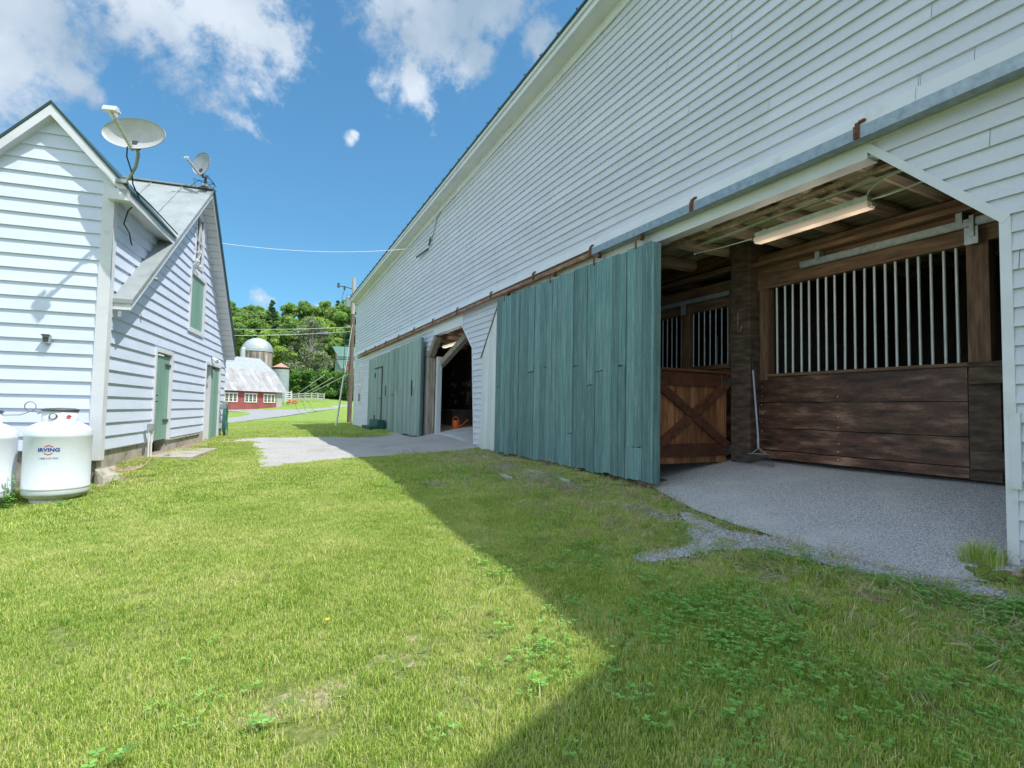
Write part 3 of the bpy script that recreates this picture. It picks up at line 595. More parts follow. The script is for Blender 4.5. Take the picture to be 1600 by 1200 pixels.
mb = MB(); mb.box(6.655, 6.70, 1.7, 2.73, 1.86, 2.03, .8); mb.box(6.655, 6.70, 1.7, 2.73, .99, 1.17, .7); mb.box(6.65, 6.80, 1.7, 2.74, 2.032, 2.085, .1); sub(mb, 'ledge_board', POSTW, .003, split=True)
mb = MB()
for z_ in (1.75, 1.5, 1.36, 1.15, 1.05, .95):
    for y in (4.11, ): mb.sphere((6.698, y+random.uniform(-.01, .01), z_), .007, 6, 4)
for k in range(8): mb.sphere((6.698, 5.22+random.uniform(-.01, .01), 1.0+k*.13), .006, 6, 4)
sub(mb, 'nail_head', PLASW, split=True)
# big dark corner post + left bay of stall
mb = MB(); mb.box(6.52, 6.86, 5.28, 5.62, .72, 4.12, .4); bp(mb, 'post', POSTW, bevel=.012, label='dark square post between stall and cross braced gate')
st2 = MB()
for k in range(4): st2.box(6.72, 6.76, 5.63, 11.9, .84+k*.345, 1.18+k*.345)
st2o = bp(st2, 'stall_front', STALL, bevel=.003, label='farther stall front half hidden behind the cross braced gate')
mb = MB(); mb.box(6.70, 6.80, 5.62, 11.9, 2.22, 2.29, .5); mb.box(6.71, 6.83, 5.62, 11.9, 3.20, 3.40, .5); mb.box(6.73, 6.84, 5.62, 11.9, 3.403, 3.62, .8); mb.box(6.60, 6.75, 5.62, 11.9, 3.72, 3.80, .3); mb.box(6.75, 6.86, 5.62, 11.9, 3.88, 4.10, .1)
sub(mb, 'head_beam', FRAMEW, .004, st2o, True)
mb = MB(); mb.box(6.69, 6.80, 5.62, 5.80, 2.2, 3.6, .5); mb.box(6.68, 6.80, 6.62, 6.80, 2.1, 3.3, .7); mb.box(6.69, 6.80, 8.0, 8.2, 2.1, 3.3, .7)
sub(mb, 'upright', FRAMEV, .004, st2o, True)
for k in range(7): sub(MB().cyl((6.74, 5.86+k*.12, 2.28), (6.74, 5.86+k*.12, 3.21), .012, n=8), 'bar', GALV, 0, st2o)
for k in range(10): sub(MB().cyl((6.74, 6.86+k*.115, 2.28), (6.74, 6.86+k*.115, 3.21), .012, n=8), 'bar', GALV, 0, st2o)
mb = MB(); mb.box(6.64, 6.69, 5.75, 9.5, 3.36, 3.43, .5); mb.box(6.62, 6.64, 6.66, 6.76, 3.18, 3.40, .5); sub(mb, 'door_track', GALV, .002, st2o)
# grille at the back of that stall
for k in range(7): sub(MB().cyl((8.0, 6.0+k*.3, 2.2), (8.0, 6.0+k*.3, 3.0), .012, n=6), 'bar', GREYM, 0, st2o)
# cross braced gate (plane y = 5.67)
gt = MB(); random.seed(21)
xs_ = 5.06
while xs_ < 6.48:
    w = random.uniform(.11, .17); gt.box(xs_, min(xs_+w, 6.5)-.003, 5.68, 5.705, .78, 2.10); xs_ += w
gate = bp(gt, 'cross_braced_gate', CEDAR, bevel=.002, label='reddish cedar half gate with cross bracing')
mb = MB(); mb.box(5.05, 6.50, 5.645, 5.68, 1.90, 2.08, .5); mb.box(5.05, 6.50, 5.645, 5.68, .88, 1.06, .1); mb.box(5.05, 6.50, 5.62, 5.71, 2.102, 2.14, 1)
mb.beam((5.07, 5.652, 1.0), (6.48, 5.652, 1.95), .035, .13, (0, 0, 1), .9); mb.beam((5.07, 5.640, 1.93), (6.48, 5.640, 1.02), .03, .13, (0, 0, 1), .4)
sub(mb, 'brace', CEDARD, .003, gate, True)
mb = MB(); mb.box(6.38, 6.55, 5.63, 5.643, 1.97, 2.0, .5); mb.box(6.38, 6.55, 5.63, 5.643, .95, .98, .5); mb.box(6.50, 6.54, 5.62, 5.643, 1.92, 2.05, .5); mb.box(6.50, 6.54, 5.62, 5.643, .9, 1.03, .5)
mb.tube([(6.34, 5.625, 2.10), (6.33, 5.62, 1.95), (6.345, 5.62, 1.80)], .006, 6); sub(mb, 'hinge', DKGREY, 0, gate)
# conduits on the ceiling
mb = MB(); mb.cyl((5.50, 5.35, 3.83), (5.48, 1.5, 3.88), .014, n=8); mb.cyl((5.56, 5.2, 3.84), (5.54, 1.5, 3.90), .014, n=8); mb.tube([(5.56, 3.05, 3.70), (5.57, 2.9, 3.70), (5.60, 2.0, 3.76), (5.6, 1.2, 3.8)], .010, 8)
mb.tube([(5.56, 3.12, 3.69), (5.52, 3.05, 3.78), (5.48, 2.9, 3.84), (5.48, 2.6, 3.87)], .010, 8)
mb.tube([(5.56, 4.47, 3.70), (5.52, 4.9, 3.70), (5.48, 5.3, 3.72)], .008, 6); mb.sphere((5.48, 5.33, 3.72), .016)
bp(mb, 'conduit', CONDG)
mb = MB(); mb.box(5.40, 5.47, -.5, 5.9, 3.90, 3.94, .8); bp(mb, 'conduit_board', JOIST, bevel=.003)
# iron hook on the post
mb = MB(); mb.tube([(6.50, 5.47, 3.02), (6.50, 5.47, 2.80), (6.485, 5.46, 2.74), (6.46, 5.42, 2.71), (6.44, 5.37, 2.73), (6.44, 5.35, 2.80)], .008, 8); bp(mb, 'iron_hook', RUSTP)

# ---- sliding doors
def plank_door(y0, y1, zb, zt, x, m, n, seed, joints=True, rag=.018):
    random.seed(seed); mb = MB(); y = y0; ws = [random.uniform(.75, 1.25) for _ in range(n)]; t = sum(ws)
    for k, w in enumerate(ws):
        w = w/t*(y1-y0); u = (y-y0)/(y1-y0); b = zb(u)+random.uniform(-rag, rag); tp = zt(u)+random.uniform(-rag*.9, rag*.9)
        xo = x+random.uniform(-.007, .007); th = .028; g0 = random.uniform(.002, .005); g1 = random.uniform(.002, .006)
        if joints and random.random() < .4:
            zj = random.choice([1.1, 1.9, 2.15, 2.2]) + random.uniform(-.1, .1)
            for a_, b_, q in ((b, zj-.005, 0), (zj+.005, tp, random.uniform(-.006, .006))):
                jagged(mb, xo+q, th, y+g0, y+w-g1, a_, b_)
        else: jagged(mb, xo, th, y+g0, y+w-g1, b, tp)
        y += w
    return mb
def jagged(mb, x, th, y0, y1, z0, z1):
    mb.rn(); k = 4; poly = [(y0, z1+random.uniform(-.008, .008)), (y1, z1+random.uniform(-.008, .008))]
    tl = random.uniform(-.008, .008)
    for i in range(k+1): poly.append((y1+(y0-y1)*i/k, z0+random.uniform(-.012, .012)))
    n = len(poly); mb.add([(x+(tl if p[0] == y0 else 0)*.4, p[0], p[1]) for p in poly]+[(x+th, p[0], p[1]) for p in poly], [tuple(range(n)), tuple(range(2*n-1, n-1, -1))]+[(i, n+i, n+(i+1) % n, (i+1) % n) for i in range(n)])
mb = plank_door(5.44, 10.36, lambda u: .57+.02*u, lambda u: 3.82+.08*u, 4.79, TEAL, 25, 4)
bigd = bp(mb, 'sliding_door', TEAL, bevel=.004, label='big weathered teal plank sliding door beside the stall')
mb = MB(); mb.box(4.79, 4.92, 5.385, 5.437, .56, 3.80, .8); mb.box(4.822, 4.86, 5.44, 10.34, .75, 3.7, .0)
for zz in (.85, 2.1, 3.5): mb.box(4.862, 4.91, 5.44, 10.34, zz, zz+.2, .4)
sub(mb, 'door_frame', TEAL, .004, bigd)
mb = MB(); random.seed(8)
for y in (5.75, 6.75, 8.1, 10.0): mb.box(4.778, 4.788, y-.016, y+.016, 3.80, 3.93); mb.cyl((4.83, y-.02, 3.96), (4.90, y-.02, 3.96), .035, n=12)
sub(mb, 'door_hanger', RUST, 0, bigd)
mb = MB(); random.seed(31); ypos = 10.40
poly = [(10.40, .56), (10.40, 3.84), (10.62, 3.84), (11.47, 2.76), (11.42, .60)]
for a, b, zt0, zt1 in [(10.40, 10.62, 3.84, 3.84), (10.62, 10.84, 3.83, 3.55), (10.84, 11.05, 3.55, 3.29), (11.05, 11.26, 3.29, 3.02), (11.26, 11.46, 3.02, 2.78)]:
    mb.prism([(a+.002, .57+random.uniform(-.02, .02)), (b-.003, .58+random.uniform(-.02, .02)), (b-.003, zt1), (a+.002, zt0)], 'x', 4.925+random.uniform(-.003, .003), 4.95)
bp(mb, 'infill_boards', WORNW, bevel=.002, label='vertical white boards filling the clipped corner beside the teal door')
mb = MB(); mb.beam((4.915, 10.58, 3.86), (4.915, 11.5, 2.72), .02, .03, (1, 0, 0), .2); bp(mb, 'batten', OLDW)
mb = plank_door(16.0, 20.05, lambda u: .60-.02*u, lambda u: 3.72-.05*u, 4.79, TEALF, 17, 6, True, .02)
dr2 = bp(mb, 'sliding_door', TEALF, bevel=.003, label='faded grey green plank door beside the far opening')
mb = MB(); mb.box(4.79, 4.85, 15.96, 15.99, .60, 3.72, .1); mb.box(4.822, 4.90, 16.0, 20.0, .7, 3.6, 0); sub(mb, 'door_frame', TEAL, .003, dr2)
mb = MB(); mb.box(4.77, 4.788, 16.9, 16.98, 1.9, 2.4, .5); mb.box(4.77, 4.788, 19.4, 19.6, 1.93, 1.97, .5); sub(mb, 'door_pull', BLK, 0, dr2, True)
mb = plank_door(20.12, 24.2, lambda u: .60, lambda u: 3.64-.03*u, 4.83, TEALF, 18, 9, False, .012)
dr3 = bp(mb, 'sliding_door', TEALF, bevel=.003, label='farthest faded green plank door with a small wicket door cut in it')
mb = MB(); mb.box(4.86, 4.92, 20.12, 24.2, .62, 3.6, 0); mb.box(4.81, 4.829, 21.40, 21.52, .95, 3.16, .0); mb.box(4.81, 4.829, 21.4, 22.9, 3.12, 3.17, .0); sub(mb, 'wicket_door_gap', BLK, 0, dr3)
mb = MB(); mb.box(4.80, 4.829, 20.72, 20.80, 1.95, 2.35, .5); mb.box(4.80, 4.829, 21.6, 22.1, 1.85, 1.88, .5); mb.box(4.80, 4.829, 22.7, 22.85, 2.75, 2.95, .5); mb.box(4.80, 4.829, 22.6, 22.8, .98, 1.15, .5); sub(mb, 'door_hinge', DKGREY, 0, dr3, True)
# far window
mb = MB(); mb.box(5.0, 5.04, 26.74, 27.36, 1.7, 3.55, .3); wf = bp(mb, 'window', TRIM)
mb = MB(); mb.box(4.962, 4.975, 26.8, 27.3, 1.78, 2.58, .3); mb.box(4.962, 4.975, 26.8, 27.3, 2.64, 3.48, .3); sub(mb, 'pane', GLASS, 0, wf, True)
mb = MB()
for a, b, c, d in [(26.7, 26.78, 1.65, 3.6), (27.32, 27.4, 1.65, 3.6), (26.78, 27.32, 3.5, 3.6), (26.78, 27.32, 1.65, 1.75), (26.78, 27.32, 2.58, 2.64)]: mb.box(4.955, 4.999, a, b, c, d, .5)
sub(mb, 'window_frame', TRIM, 0, wf)
# torn siding corner piece
mb = MB(); mb.box(X0-.035, X0-.015, 1.60, 1.70, .36, .80, .9); mb.box(X0-.04, X0-.02, 1.74, 1.80, 1.0, 1.55, .9)
bp(mb, 'torn_trim', TRIM, split=True)
mb = MB()
for k in range(9): mb.box(X0-.037, X0-.034, 1.645, 1.655, .42+k*.04, .44+k*.04, .5)
bp(mb, 'nail_slots', DKGREY)

# ---- fluorescent lights
def fluo(name, c, Ln, label, s, pw):
    t = empty(name, (c[0], c[1], c[2]+.09), label, 'light fixture', 'fluorescent lights hung in the barn')
    mb = MB(); mb.box(-.06, .06, -Ln/2, Ln/2, -.03, .03, .5); mb.box(-.045, .045, -Ln/2+.1, -Ln/2+.14, .03, .05, .5); mb.box(-.045, .045, Ln/2-.14, Ln/2-.1, .03, .05, .5)
    for y in (-Ln/4, 0, Ln/4): mb.box(-.068, -.06, y-.01, y+.01, -.03, .0, .5)
    mb.build('housing', CONDG, t, .006)
    mb = MB(); vs = [(-.072, -.032), (-.078, -.06), (-.055, -.098), (.055, -.098), (.078, -.06), (.072, -.032)]
    mb.prism(vs, 'y', -Ln/2-.01, Ln/2+.01, .5); mb.build('diffuser', s, t, .008)
    lm = bpy.data.lights.new('tube_light', 'POINT'); lm.shadow_soft_size = .05; lm.energy = pw/3; lm.color = (1, .86, .70)
    for q in (-.4, 0, .4): lo_ = bpy.data.objects.new('tube_light', lm); COL.objects.link(lo_); lo_.parent = t; lo_.location = (.03, q*Ln, -.34)
    mb = MB(); mb.box(-.03, .03, Ln/2+.011, Ln/2+.03, -.09, -.05, .5); mb.box(-.03, .03, -Ln/2-.03, -Ln/2-.011, -.09, -.05, .5); mb.build('end_clip', CONDG, t, .003, None, True)
    return t
WARM = emis('warm_tube_glow', (1.0, .70, .55), .07); WARM2 = emis('lit_tube_glow', (1.0, .90, .70), .5)
fluo('fluorescent_light', (5.56, 3.72, 3.62), 1.32, 'long fluorescent fixture with pinkish cover under the ceiling of the near opening', WARM, 8)
fluo('fluorescent_light', (6.0, 16.6, 3.60), 1.4, 'small glowing fluorescent light seen behind the diagonal timber of the far opening', WARM2, 8)

# ---- rake
t = empty('leaf_rake', (6.5, 5.1, .80), 'leaf rake with a pale blue handle leaning upright against the dark post', 'rake')
P0 = Vector((0, 0.02, .22)); P1 = Vector((.06, .19, 1.78))
mb = MB(); mb.cyl(P0+Vector((0, 0, .1)), P0.lerp(P1, .72), .013, n=10); mb.build('handle', mat('blue_grey_handle', [(.30, .34, .42), (.42, .46, .55)], .4), t)
mb = MB(); mb.cyl(P0.lerp(P1, .72), P1, .015, n=10); mb.build('grip', BLK, t)
mb = MB(); mb.cyl(P0, P0+Vector((0, 0.01, .14)), .016, n=10); mb.tube([P0, (-.02, -.12, .15)], .006, 6); mb.tube([P0, (-.02, .12, .14)], .006, 6); mb.tube([(-.02, -.17, .15), (-.02, .17, .14)], .006, 6); mb.build('head_frame', GREYM, t)
mb = MB()
for k in range(24):
    a = -1+2*k/23; mb.tube([(-.01, .02+a*.15, .15), (-.05, a*.24, .07), (-.11, a*.31, .015), (-.12, a*.315, .0)], .0035, 5)
mb.build('tines', DKGREY, t)

# ---- watering can
t = empty('watering_can', (6.0, 15.95, gz(6.0, 15.95)+.016), 'orange watering can standing on the floor inside the far opening', 'watering can')
mb = MB(); mb.lathe([(0, 0), (.13, 0), (.135, .02), (.125, .24), (.10, .27), (.06, .275)], n=24); mb.build('body', ORANGE, t)
sd = Vector((.55, -.83, 0))
mb = MB(); mb.tube([sd*.11+Vector((0, 0, .06)), sd*.25+Vector((0, 0, .14)), sd*.42+Vector((0, 0, .27))], .022, 8, .012); mb.cyl(sd*.40+Vector((0, 0, .25)), sd*.44+Vector((0, 0, .29)), .015, .035, 12); mb.build('spout', ORANGE, t)
mb = MB(); mb.tube([-sd*.12+Vector((0, 0, .08))]+[-sd*(.02+.13*cos(a))+Vector((0, 0, .24+.14*sin(a))) for a in np.linspace(-.3, 2.9, 12)], .014, 8); mb.build('handle', ORANGE, t)

# ---- green steps
t = empty('wooden_steps', (4.22, 21.2, gz(4.22, 21.2)), 'small dark green two tread wooden steps under the far wicket door', 'steps')
mb = MB(); zt_ = .12
mb.box(.27, .53, -.75, .75, .36, .41, .5); mb.box(-.05, .27, -.75, .75, .12, .17, .6); mb.build('tread', DKGREEN, t, .004, None, True)
mb = MB(); mb.box(.25, .268, -.74, .74, .17, .36, .3); mb.box(-.04, -.02, -.74, .74, -.12, .12, .3); mb.build('riser', DKGREEN, t, .003, None, True)
mb = MB()
for y in (-.75, .72): mb.prism([(-.04, -.15), (.53, -.15), (.53, .36), (.27, .36), (.27, .12), (-.04, .12)], 'y', y, y+.03)
mb.build('side_board', DKGREEN, t, .003, None, True)

# ------------------------------------------------------------------ house (local frame u right, b back)
house = empty('white_outbuilding', (C0.x, C0.y, 0.5), 'white clapboard outbuilding with green doors and a steep gabled ell, on the left', 'outbuilding', rz=-HA)
def hp(mb, name, m, parent=house, bevel=0, label=None, split=False):
    o = mb.build(name, m, parent, bevel, (0, 0, .5), split)
    if label: o['label'] = label
    return o
HE = .19; LAP = .024
PK = (-.72, 5.42)          # ell gable wall peak (u, z)
def lap_wall(mb, fn, mk, zb, zt, e):
    z = zb
    while z < zt:
        z1 = min(z+e, zt); cuts = sorted({z, z1}|{q for q in CUTS if z < q < z1}); mb.rn()
        for za, zc in zip(cuts[:-1], cuts[1:]):
            A = fn(za+1e-4); B = fn(zc-1e-4); oa = LAP*(1-(za-z)/e)+.002; ob = LAP*(1-(zc-z)/e)+.002
            for (a0, a1), (b0, b1) in zip(A, B):
                if a1-a0 < .005 and b1-b0 < .005: continue
                a1 = max(a0, a1); b1 = max(b0, b1)
                mb.quad(mk(a0, oa, za), mk(a1, oa, za), mk(b1, ob, zc), mk(b0, ob, zc))
                if za == z: mb.quad(mk(a0, 0, za), mk(a1, 0, za), mk(a1, oa, za), mk(a0, oa, za))
        z = z1
# front gable wall (b=0 plane, outward -b)
CUTS = []
def ff(z):
    lo = -3.2; hi = 0.0
    if z > 4.5: h = (PK[1]+.05-z)/1.13; lo = max(lo, PK[0]-h); hi = min(hi, PK[0]+h)
    elif z > 2.6: lo = max(lo, PK[0]-(PK[1]+.05-z)/1.13)
    return [(lo, max(lo, hi))]
mb = MB(); lap_wall(mb, ff, lambda a, o, z: (a, -o, z), .82, 5.46, HE)
hp(mb, 'front_wall', HSIDE)
# side wall (u=0 plane, outward +u)
DO1 = (2.13, 3.0, .80, 2.42); DO2 = (5.85, 7.4, .58, 2.48); WI = (4.12, 5.28, 3.14, 4.36); WU = (4.35, 4.95, 4.62, 5.72)
MR = 6.26    # main gable wall peak at b=4.6
CUTS = [DO1[3], DO1[2], DO2[3], DO2[2], WI[2], WI[3], WU[2], WU[3]]
def fs_(z):
    lo = 0.0; hi = 8.2
    if z > 2.8: hi = min(hi, 4.6+(MR-z)/.97)
    if z > 4.42: lo = max(lo, 4.6-(MR-z)/.755)
    out = []; cur = lo
    for a, b, c, d in sorted([DO1, DO2, WI, WU]):
        if c <= z < d: out.append((cur, a)); cur = b
    out.append((cur, max(cur, hi))); return out
mb = MB(); lap_wall(mb, fs_, lambda a, o, z: (o, a, z), .82, 6.24, HE)
hp(mb, 'side_wall', HSIDE)
mb = MB()
mb.prism([(.02, .8), (2.13, .8), (2.13, 2.42), (3.0, 2.42), (3.0, .8), (5.85, .8), (5.85, 2.48), (7.4, 2.48), (7.4, .8), (8.18, .8), (8.18, 2.8), (4.6, MR-.01), (2.15, 4.40), (.02, 4.40)], 'x', -.1, 0.0, .5)
mb.prism([(-3.2, .8), (-.1, .8), (-.1, 4.6), (-.72, 5.3), (-3.2, 2.5)], 'y', .002, .1, .5)
mb.prism([(-6, .8), (-.02, .8), (-.02, 2.7), (-6, 2.7)], 'y', 8.1, 8.2, .5); mb.box(-6.1, -6, 0, 8.2, .3, 5, .5)
hp(mb, 'wall_frame', HSIDE)
mb = MB(); mb.box(-.115, .03, -.03, .115, .68, 4.62, .5); hp(mb, 'corner_board', TRIM, bevel=.003)
mb = MB(); mb.box(-3.2, -.02, .03, .25, 0, .80, .5); mb.box(-.2, -.015, .03, 2.12, .2, .81, .4); mb.box(-.2, -.015, 3.02, 5.84, .3, .81, .6); mb.box(-.2, -.015, 7.42, 8.15, .3, .81, .6); mb.box(-.2, .02, 3.0, 5.8, .76, .80, .8)
hp(mb, 'foundation', CONC, bevel=.01, split=True)
# ell roof
mb = MB(); mb.rn(.5)
for sg in (1, -1):
    ulo = .27 if sg > 0 else -3.6; zlo = 5.57-1.12*abs(ulo-PK[0]) if sg > 0 else 5.57-1.12*(PK[0]-ulo)
    ulo_ = ulo
    a = (PK[0], -.16, 5.60); b = (ulo_, -.16, zlo+.03)
    bk = 3.6 if sg > 0 else 4.2
    pts = [a, b, (b[0], (2.02 if sg > 0 else 3.), b[2]), (PK[0], 3.6, 5.60)]
    lowp = [(p[0], p[1], p[2]-.045) for p in pts]
    mb.add(pts+lowp, [(0, 1, 2, 3), (7, 6, 5, 4), (0, 4, 5, 1), (1, 5, 6, 2)])
hp(mb, 'ell_roof', DKROOF, label='dark edged roof of the near ell')
mb = MB()   # rakes, eave fascia and soffits of the ell
for sg in (1, -1):
    e = .25 if sg > 0 else -3.5; zz = 5.55-1.12*abs(e-PK[0])
    mb.rn(.5); o1 = (PK[0], -.15, 5.55); o2 = (e, -.15, zz); th = .13
    mb.add([o1, o2, (o2[0], o2[1], o2[2]-th), (o1[0], o1[1], o1[2]-th-.02), (PK[0], .0, 5.55-th-.02), (e, .0, zz-th)], [(0, 1, 2, 3), (3, 2, 5, 4)])
mb.box(.235, .252, -.15, 2.0, 4.34, 4.46, .5); mb.box(-.02, .235, -.15, -.03, 4.34, 4.50, .5)
mb.add([(.235, -.15, 4.35), (.235, 2.0, 4.35), (.0, 2.0, 4.40), (.0, -.15, 4.40)], [(0, 1, 2, 3)])
hp(mb, 'ell_trim', TRIM)
# main roof
mb = MB(); mb.rn(.5)
RG = (4.6, 6.38); UO = .27
def mroof(b): return RG[1]-.755*(RG[0]-b) if b < RG[0] else RG[1]-.97*(b-RG[0])
for bA, bB in ((.10, RG[0]), (RG[0], 8.17)):
    if bA < 1:
        # overhang strip outside the wall, full length
        pts = [(UO, bA, mroof(bA)), (UO, bB, mroof(bB)), (-.0, bB, mroof(bB)), (-.0, bA, mroof(bA))]
        low = [(p[0], p[1], p[2]-.06) for p in pts]; mb.add(pts+low, [(0, 1, 2, 3), (7, 6, 5, 4), (0, 4, 5, 1), (2, 6, 7, 3), (3, 7, 4, 0)])
        mb.rn(.6); mb.quad((0, 2.08, mroof(2.08)), (0, RG[0], RG[1]), (-6.3, RG[0], RG[1]), (-6.3, .5, mroof(.5)))
        for u in (-.35, -.95, -1.55, -2.15, -2.75, -3.35): mb.beam((u, 2.1, mroof(2.1)+.01), (u, RG[0], RG[1]+.01), .012, .03, (0, 0, 1), .2)
    else:
        pts = [(UO, bA, mroof(bA)), (UO, bB, mroof(bB)), (-6.3, bB, mroof(bB)), (-6.3, bA, mroof(bA))]
        low = [(p[0], p[1], p[2]-.06) for p in pts]; mb.add(pts+low, [(0, 1, 2, 3), (7, 6, 5, 4), (0, 4, 5, 1), (1, 5, 6, 2)])
mb.beam((-6.3, RG[0], RG[1]+.015), (UO, RG[0], RG[1]+.015), .16, .03, (0, 0, 1), .4)
hp(mb, 'main_roof', GRYROOF, label='grey seamed metal roof of the main block')
mb = MB(); mb.beam((UO+.012, RG[0], RG[1]-.0), (UO+.012, 8.17, mroof(8.17)), .02, .09, (0, 0, 1), .5); hp(mb, 'roof_edge', DKROOF)
mb = MB()
for bA, bB in ((.12, RG[0]), (RG[0], 8.15)):
    mb.rn(.5); za, zb_ = mroof(bA)-.05, mroof(bB)-.05
    mb.add([(.25, bA, za), (.25, bB, zb_), (.25, bB, zb_-.12), (.25, bA, za-.12), (0, bB, zb_-.12), (0, bA, za-.12), (.235, bA, za), (.235, bB, zb_), (.235, bB, zb_-.12), (.235, bA, za-.12)],
           [(0, 3, 2, 1), (3, 5, 4, 2)])
mb.add([(.25, .12, mroof(.12)-.05), (0, .12, mroof(.12)-.05), (0, .12, mroof(.12)-.17), (.25, .12, mroof(.12)-.17)], [(0, 1, 2, 3)])
mb.add([(.25, 8.15, mroof(8.15)-.05), (0, 8.15, mroof(8.15)-.05), (0, 8.15, mroof(8.15)-.17), (.25, 8.15, mroof(8.15)-.17)], [(0, 3, 2, 1)])
hp(mb, 'rake_trim', TRIM)
mb = MB()
for k in range(26):
    b = RG[0]+.2+k*.135; z_ = mroof(b)-.172; mb.beam((.0, b, z_-.001), (.24, b, z_-.001), .006, .004, (0, 0, 1), .2)
hp(mb, 'soffit_grooves', DKGREY)
# doors and windows on the side wall
def hdoor(D, label, x=.0, planks=4, seed=1):
    b0, b1, z0, z1 = D; random.seed(seed); mb = MB(); w = (b1-b0)/planks
    for k in range(planks): mb.box(x-.04, x-.01+random.uniform(-.002, .002), b0+k*w+.003, b0+(k+1)*w-.003, z0+.01, z1-.05)
    d = hp(mb, 'door', HGREEN, bevel=.002, label=label)
    return d
def trimset(D, par, zb=0):
    b0, b1, z0, z1 = D; mb = MB()
    mb.box(-.03, .04, b0-.07, b0+.005, z0-.01, z1+.07, .5); mb.box(-.03, .04, b1-.005, b1+.10, z0-.01, z1+.07, .5); mb.box(-.03, .045, b0+.005, b1-.005, z1-.005, z1+.07, .5)
    return mb.build('door_frame', TRIM, par, .003, (0, 0, .5))
d1 = hdoor(DO1, 'narrow pale green closed door nearer the corner', 0.012); trimset(DO1, d1)
mb = MB(); 
for z_ in (1.15, 2.2): mb.box(.004, .03, 2.72, 3.03, z_, z_+.035, .5)
mb.box(.004, .05, 2.18, 2.24, 1.62, 1.64, .5); mb.cyl((.0, 2.22, 1.52), (.05, 2.22, 1.52), .015); mb.build('hinge', DKGREY, d1, 0, (0, 0, .5))
d2_ = hdoor((6.62, 7.4, .58, 2.46), 'pale green door standing in the farther doorway', .012, 3, 2); trimset(DO2, d2_)
mb = MB(); mb.box(-.35, -.05, 5.82, 5.85, .58, 2.48, .5); mb.box(-.36, -.34, 5.85, 6.65, .58, 2.48, .5); mb.box(-.34, -.02, 6.58, 6.62, .58, 2.46, .9)
mb.build('jamb', TRIM, d2_, 0, (0, 0, .5))
mb = MB(); mb.box(-.3, .06, 5.85, 7.4, .52, .58, .5); mb.box(-.02, .03, 5.5, 5.78, .5, .84, .5); mb.build('threshold', CONC, d2_, .004, (0, 0, .5))
w1 = MB()
for k in range(5): w1.box(-.02, .012+random.uniform(0, .004), WI[0]+.03+k*.22, WI[0]+.246+k*.22, WI[2]+.02, WI[3]-.02)
w1 = hp(w1, 'loft_shutter', HGREEN, bevel=.002, label='tall green board shutter in the gable')
mb = MB()
for a, b, c, d in [(WI[0]-.06, WI[0]+.02, WI[2]-.08, WI[3]+.08), (WI[1]-.02, WI[1]+.10, WI[2]-.08, WI[3]+.08), (WI[0]+.02, WI[1]-.02, WI[3]-.02, WI[3]+.08), (WI[0]+.02, WI[1]-.02, WI[2]-.08, WI[2]+.02)]: mb.box(-.02, .045, a, b, c, d, .5)
mb.build('shutter_frame', TRIM, w1, .003, (0, 0, .5))
mb = MB(); mb.box(-.04, .0, WU[0], WU[1], WU[2], WU[3], .5); w2 = hp(mb, 'window', GLASS, label='small attic window under the gable peak')
mb = MB()
for a, b, c, d in [(WU[0]-.05, WU[0]+.03, WU[2]-.06, WU[3]+.05), (WU[1]-.03, WU[1]+.12, WU[2]-.06, WU[3]+.05), (WU[0], WU[1], WU[3]-.03, WU[3]+.05), (WU[0], WU[1], WU[2]-.06, WU[2]+.03), (WU[0], WU[1], 5.14, 5.18), (4.63, 4.66, WU[2], WU[3])]: mb.box(-.02, .035, a, b, c, d, .5)
mb.build('window_frame', TRIM, w2, .002, (0, 0, .5))
# outlet box on the front, conduit with box near the door
mb = MB(); mb.box(-.69, -.60, -.075, -.02, 2.27, 2.39, .5); ob = hp(mb, 'outlet_box', GREYM, bevel=.006, label='small grey outlet box on the front wall')
mb = MB(); mb.box(-.675, -.615, -.079, -.076, 2.29, 2.36, .5); mb.box(-.69, -.60, -.10, -.075, 2.375, 2.395, .5); mb.build('cover', DKGREY, ob, .002, (0, 0, .5))
# wall lamp above second door, insulators
mb = MB(); mb.cyl((.02, 6.4, 2.66), (.06, 6.4, 2.66), .05); wl = hp(mb, 'wall_lamp', GREYM)
mb = MB(); mb.cyl((.06, 6.36, 2.66), (.16, 6.30, 2.58), .035, .055); mb.cyl((.06, 6.45, 2.66), (.16, 6.52, 2.58), .035, .055); mb.build('lamp_head', PLASW, wl, 0, (0, 0, .5))
mb = MB()
for b, z_ in ((4.35, 4.85), (4.2, 4.62), (4.42, 4.55)):
    mb.box(.0, .1, b-.015, b+.015, z_-.015, z_+.015, .5); mb.cyl((.1, b, z_-.05), (.1, b, z_+.05), .035, n=10); mb.cyl((.1, b, z_-.02), (.1, b, z_+.02), .05, n=10)
svc = hp(mb, 'wire_insulator', PLASW)
mb = MB(); mb.tube([(.1, 4.35, 4.85), (.16, 4.2, 4.75), (.08, 4.1, 4.5), (.04, 4.08, 4.2), (.03, 4.05, 3.9)], .01, 6); mb.tube([(.1, 4.42, 4.55), (.15, 4.3, 4.7), (.1, 4.5, 5.2), (.04, 4.6, 5.6)], .009, 6); mb.tube([(.1, 4.2, 4.62), (.13, 4.3, 4.9), (.05, 4.15, 5.3)], .009, 6)
hp(mb, 'service_wire', GREYM)
mb = MB(); mb.tube([(.22, .2, 4.44), (.12, .2, 4.30), (.06, .25, 4.12), (.09, .4, 4.02), (.05, .55, 3.98), (.06, .6, 3.9)], .009, 6)
mb.tube([(.29, -.12, 4.52), (.30, .5, 4.53), (.31, 1.2, 4.52), (.30, 1.95, 4.53)], .011, 6); hp(mb, 'roof_cable', BLK)
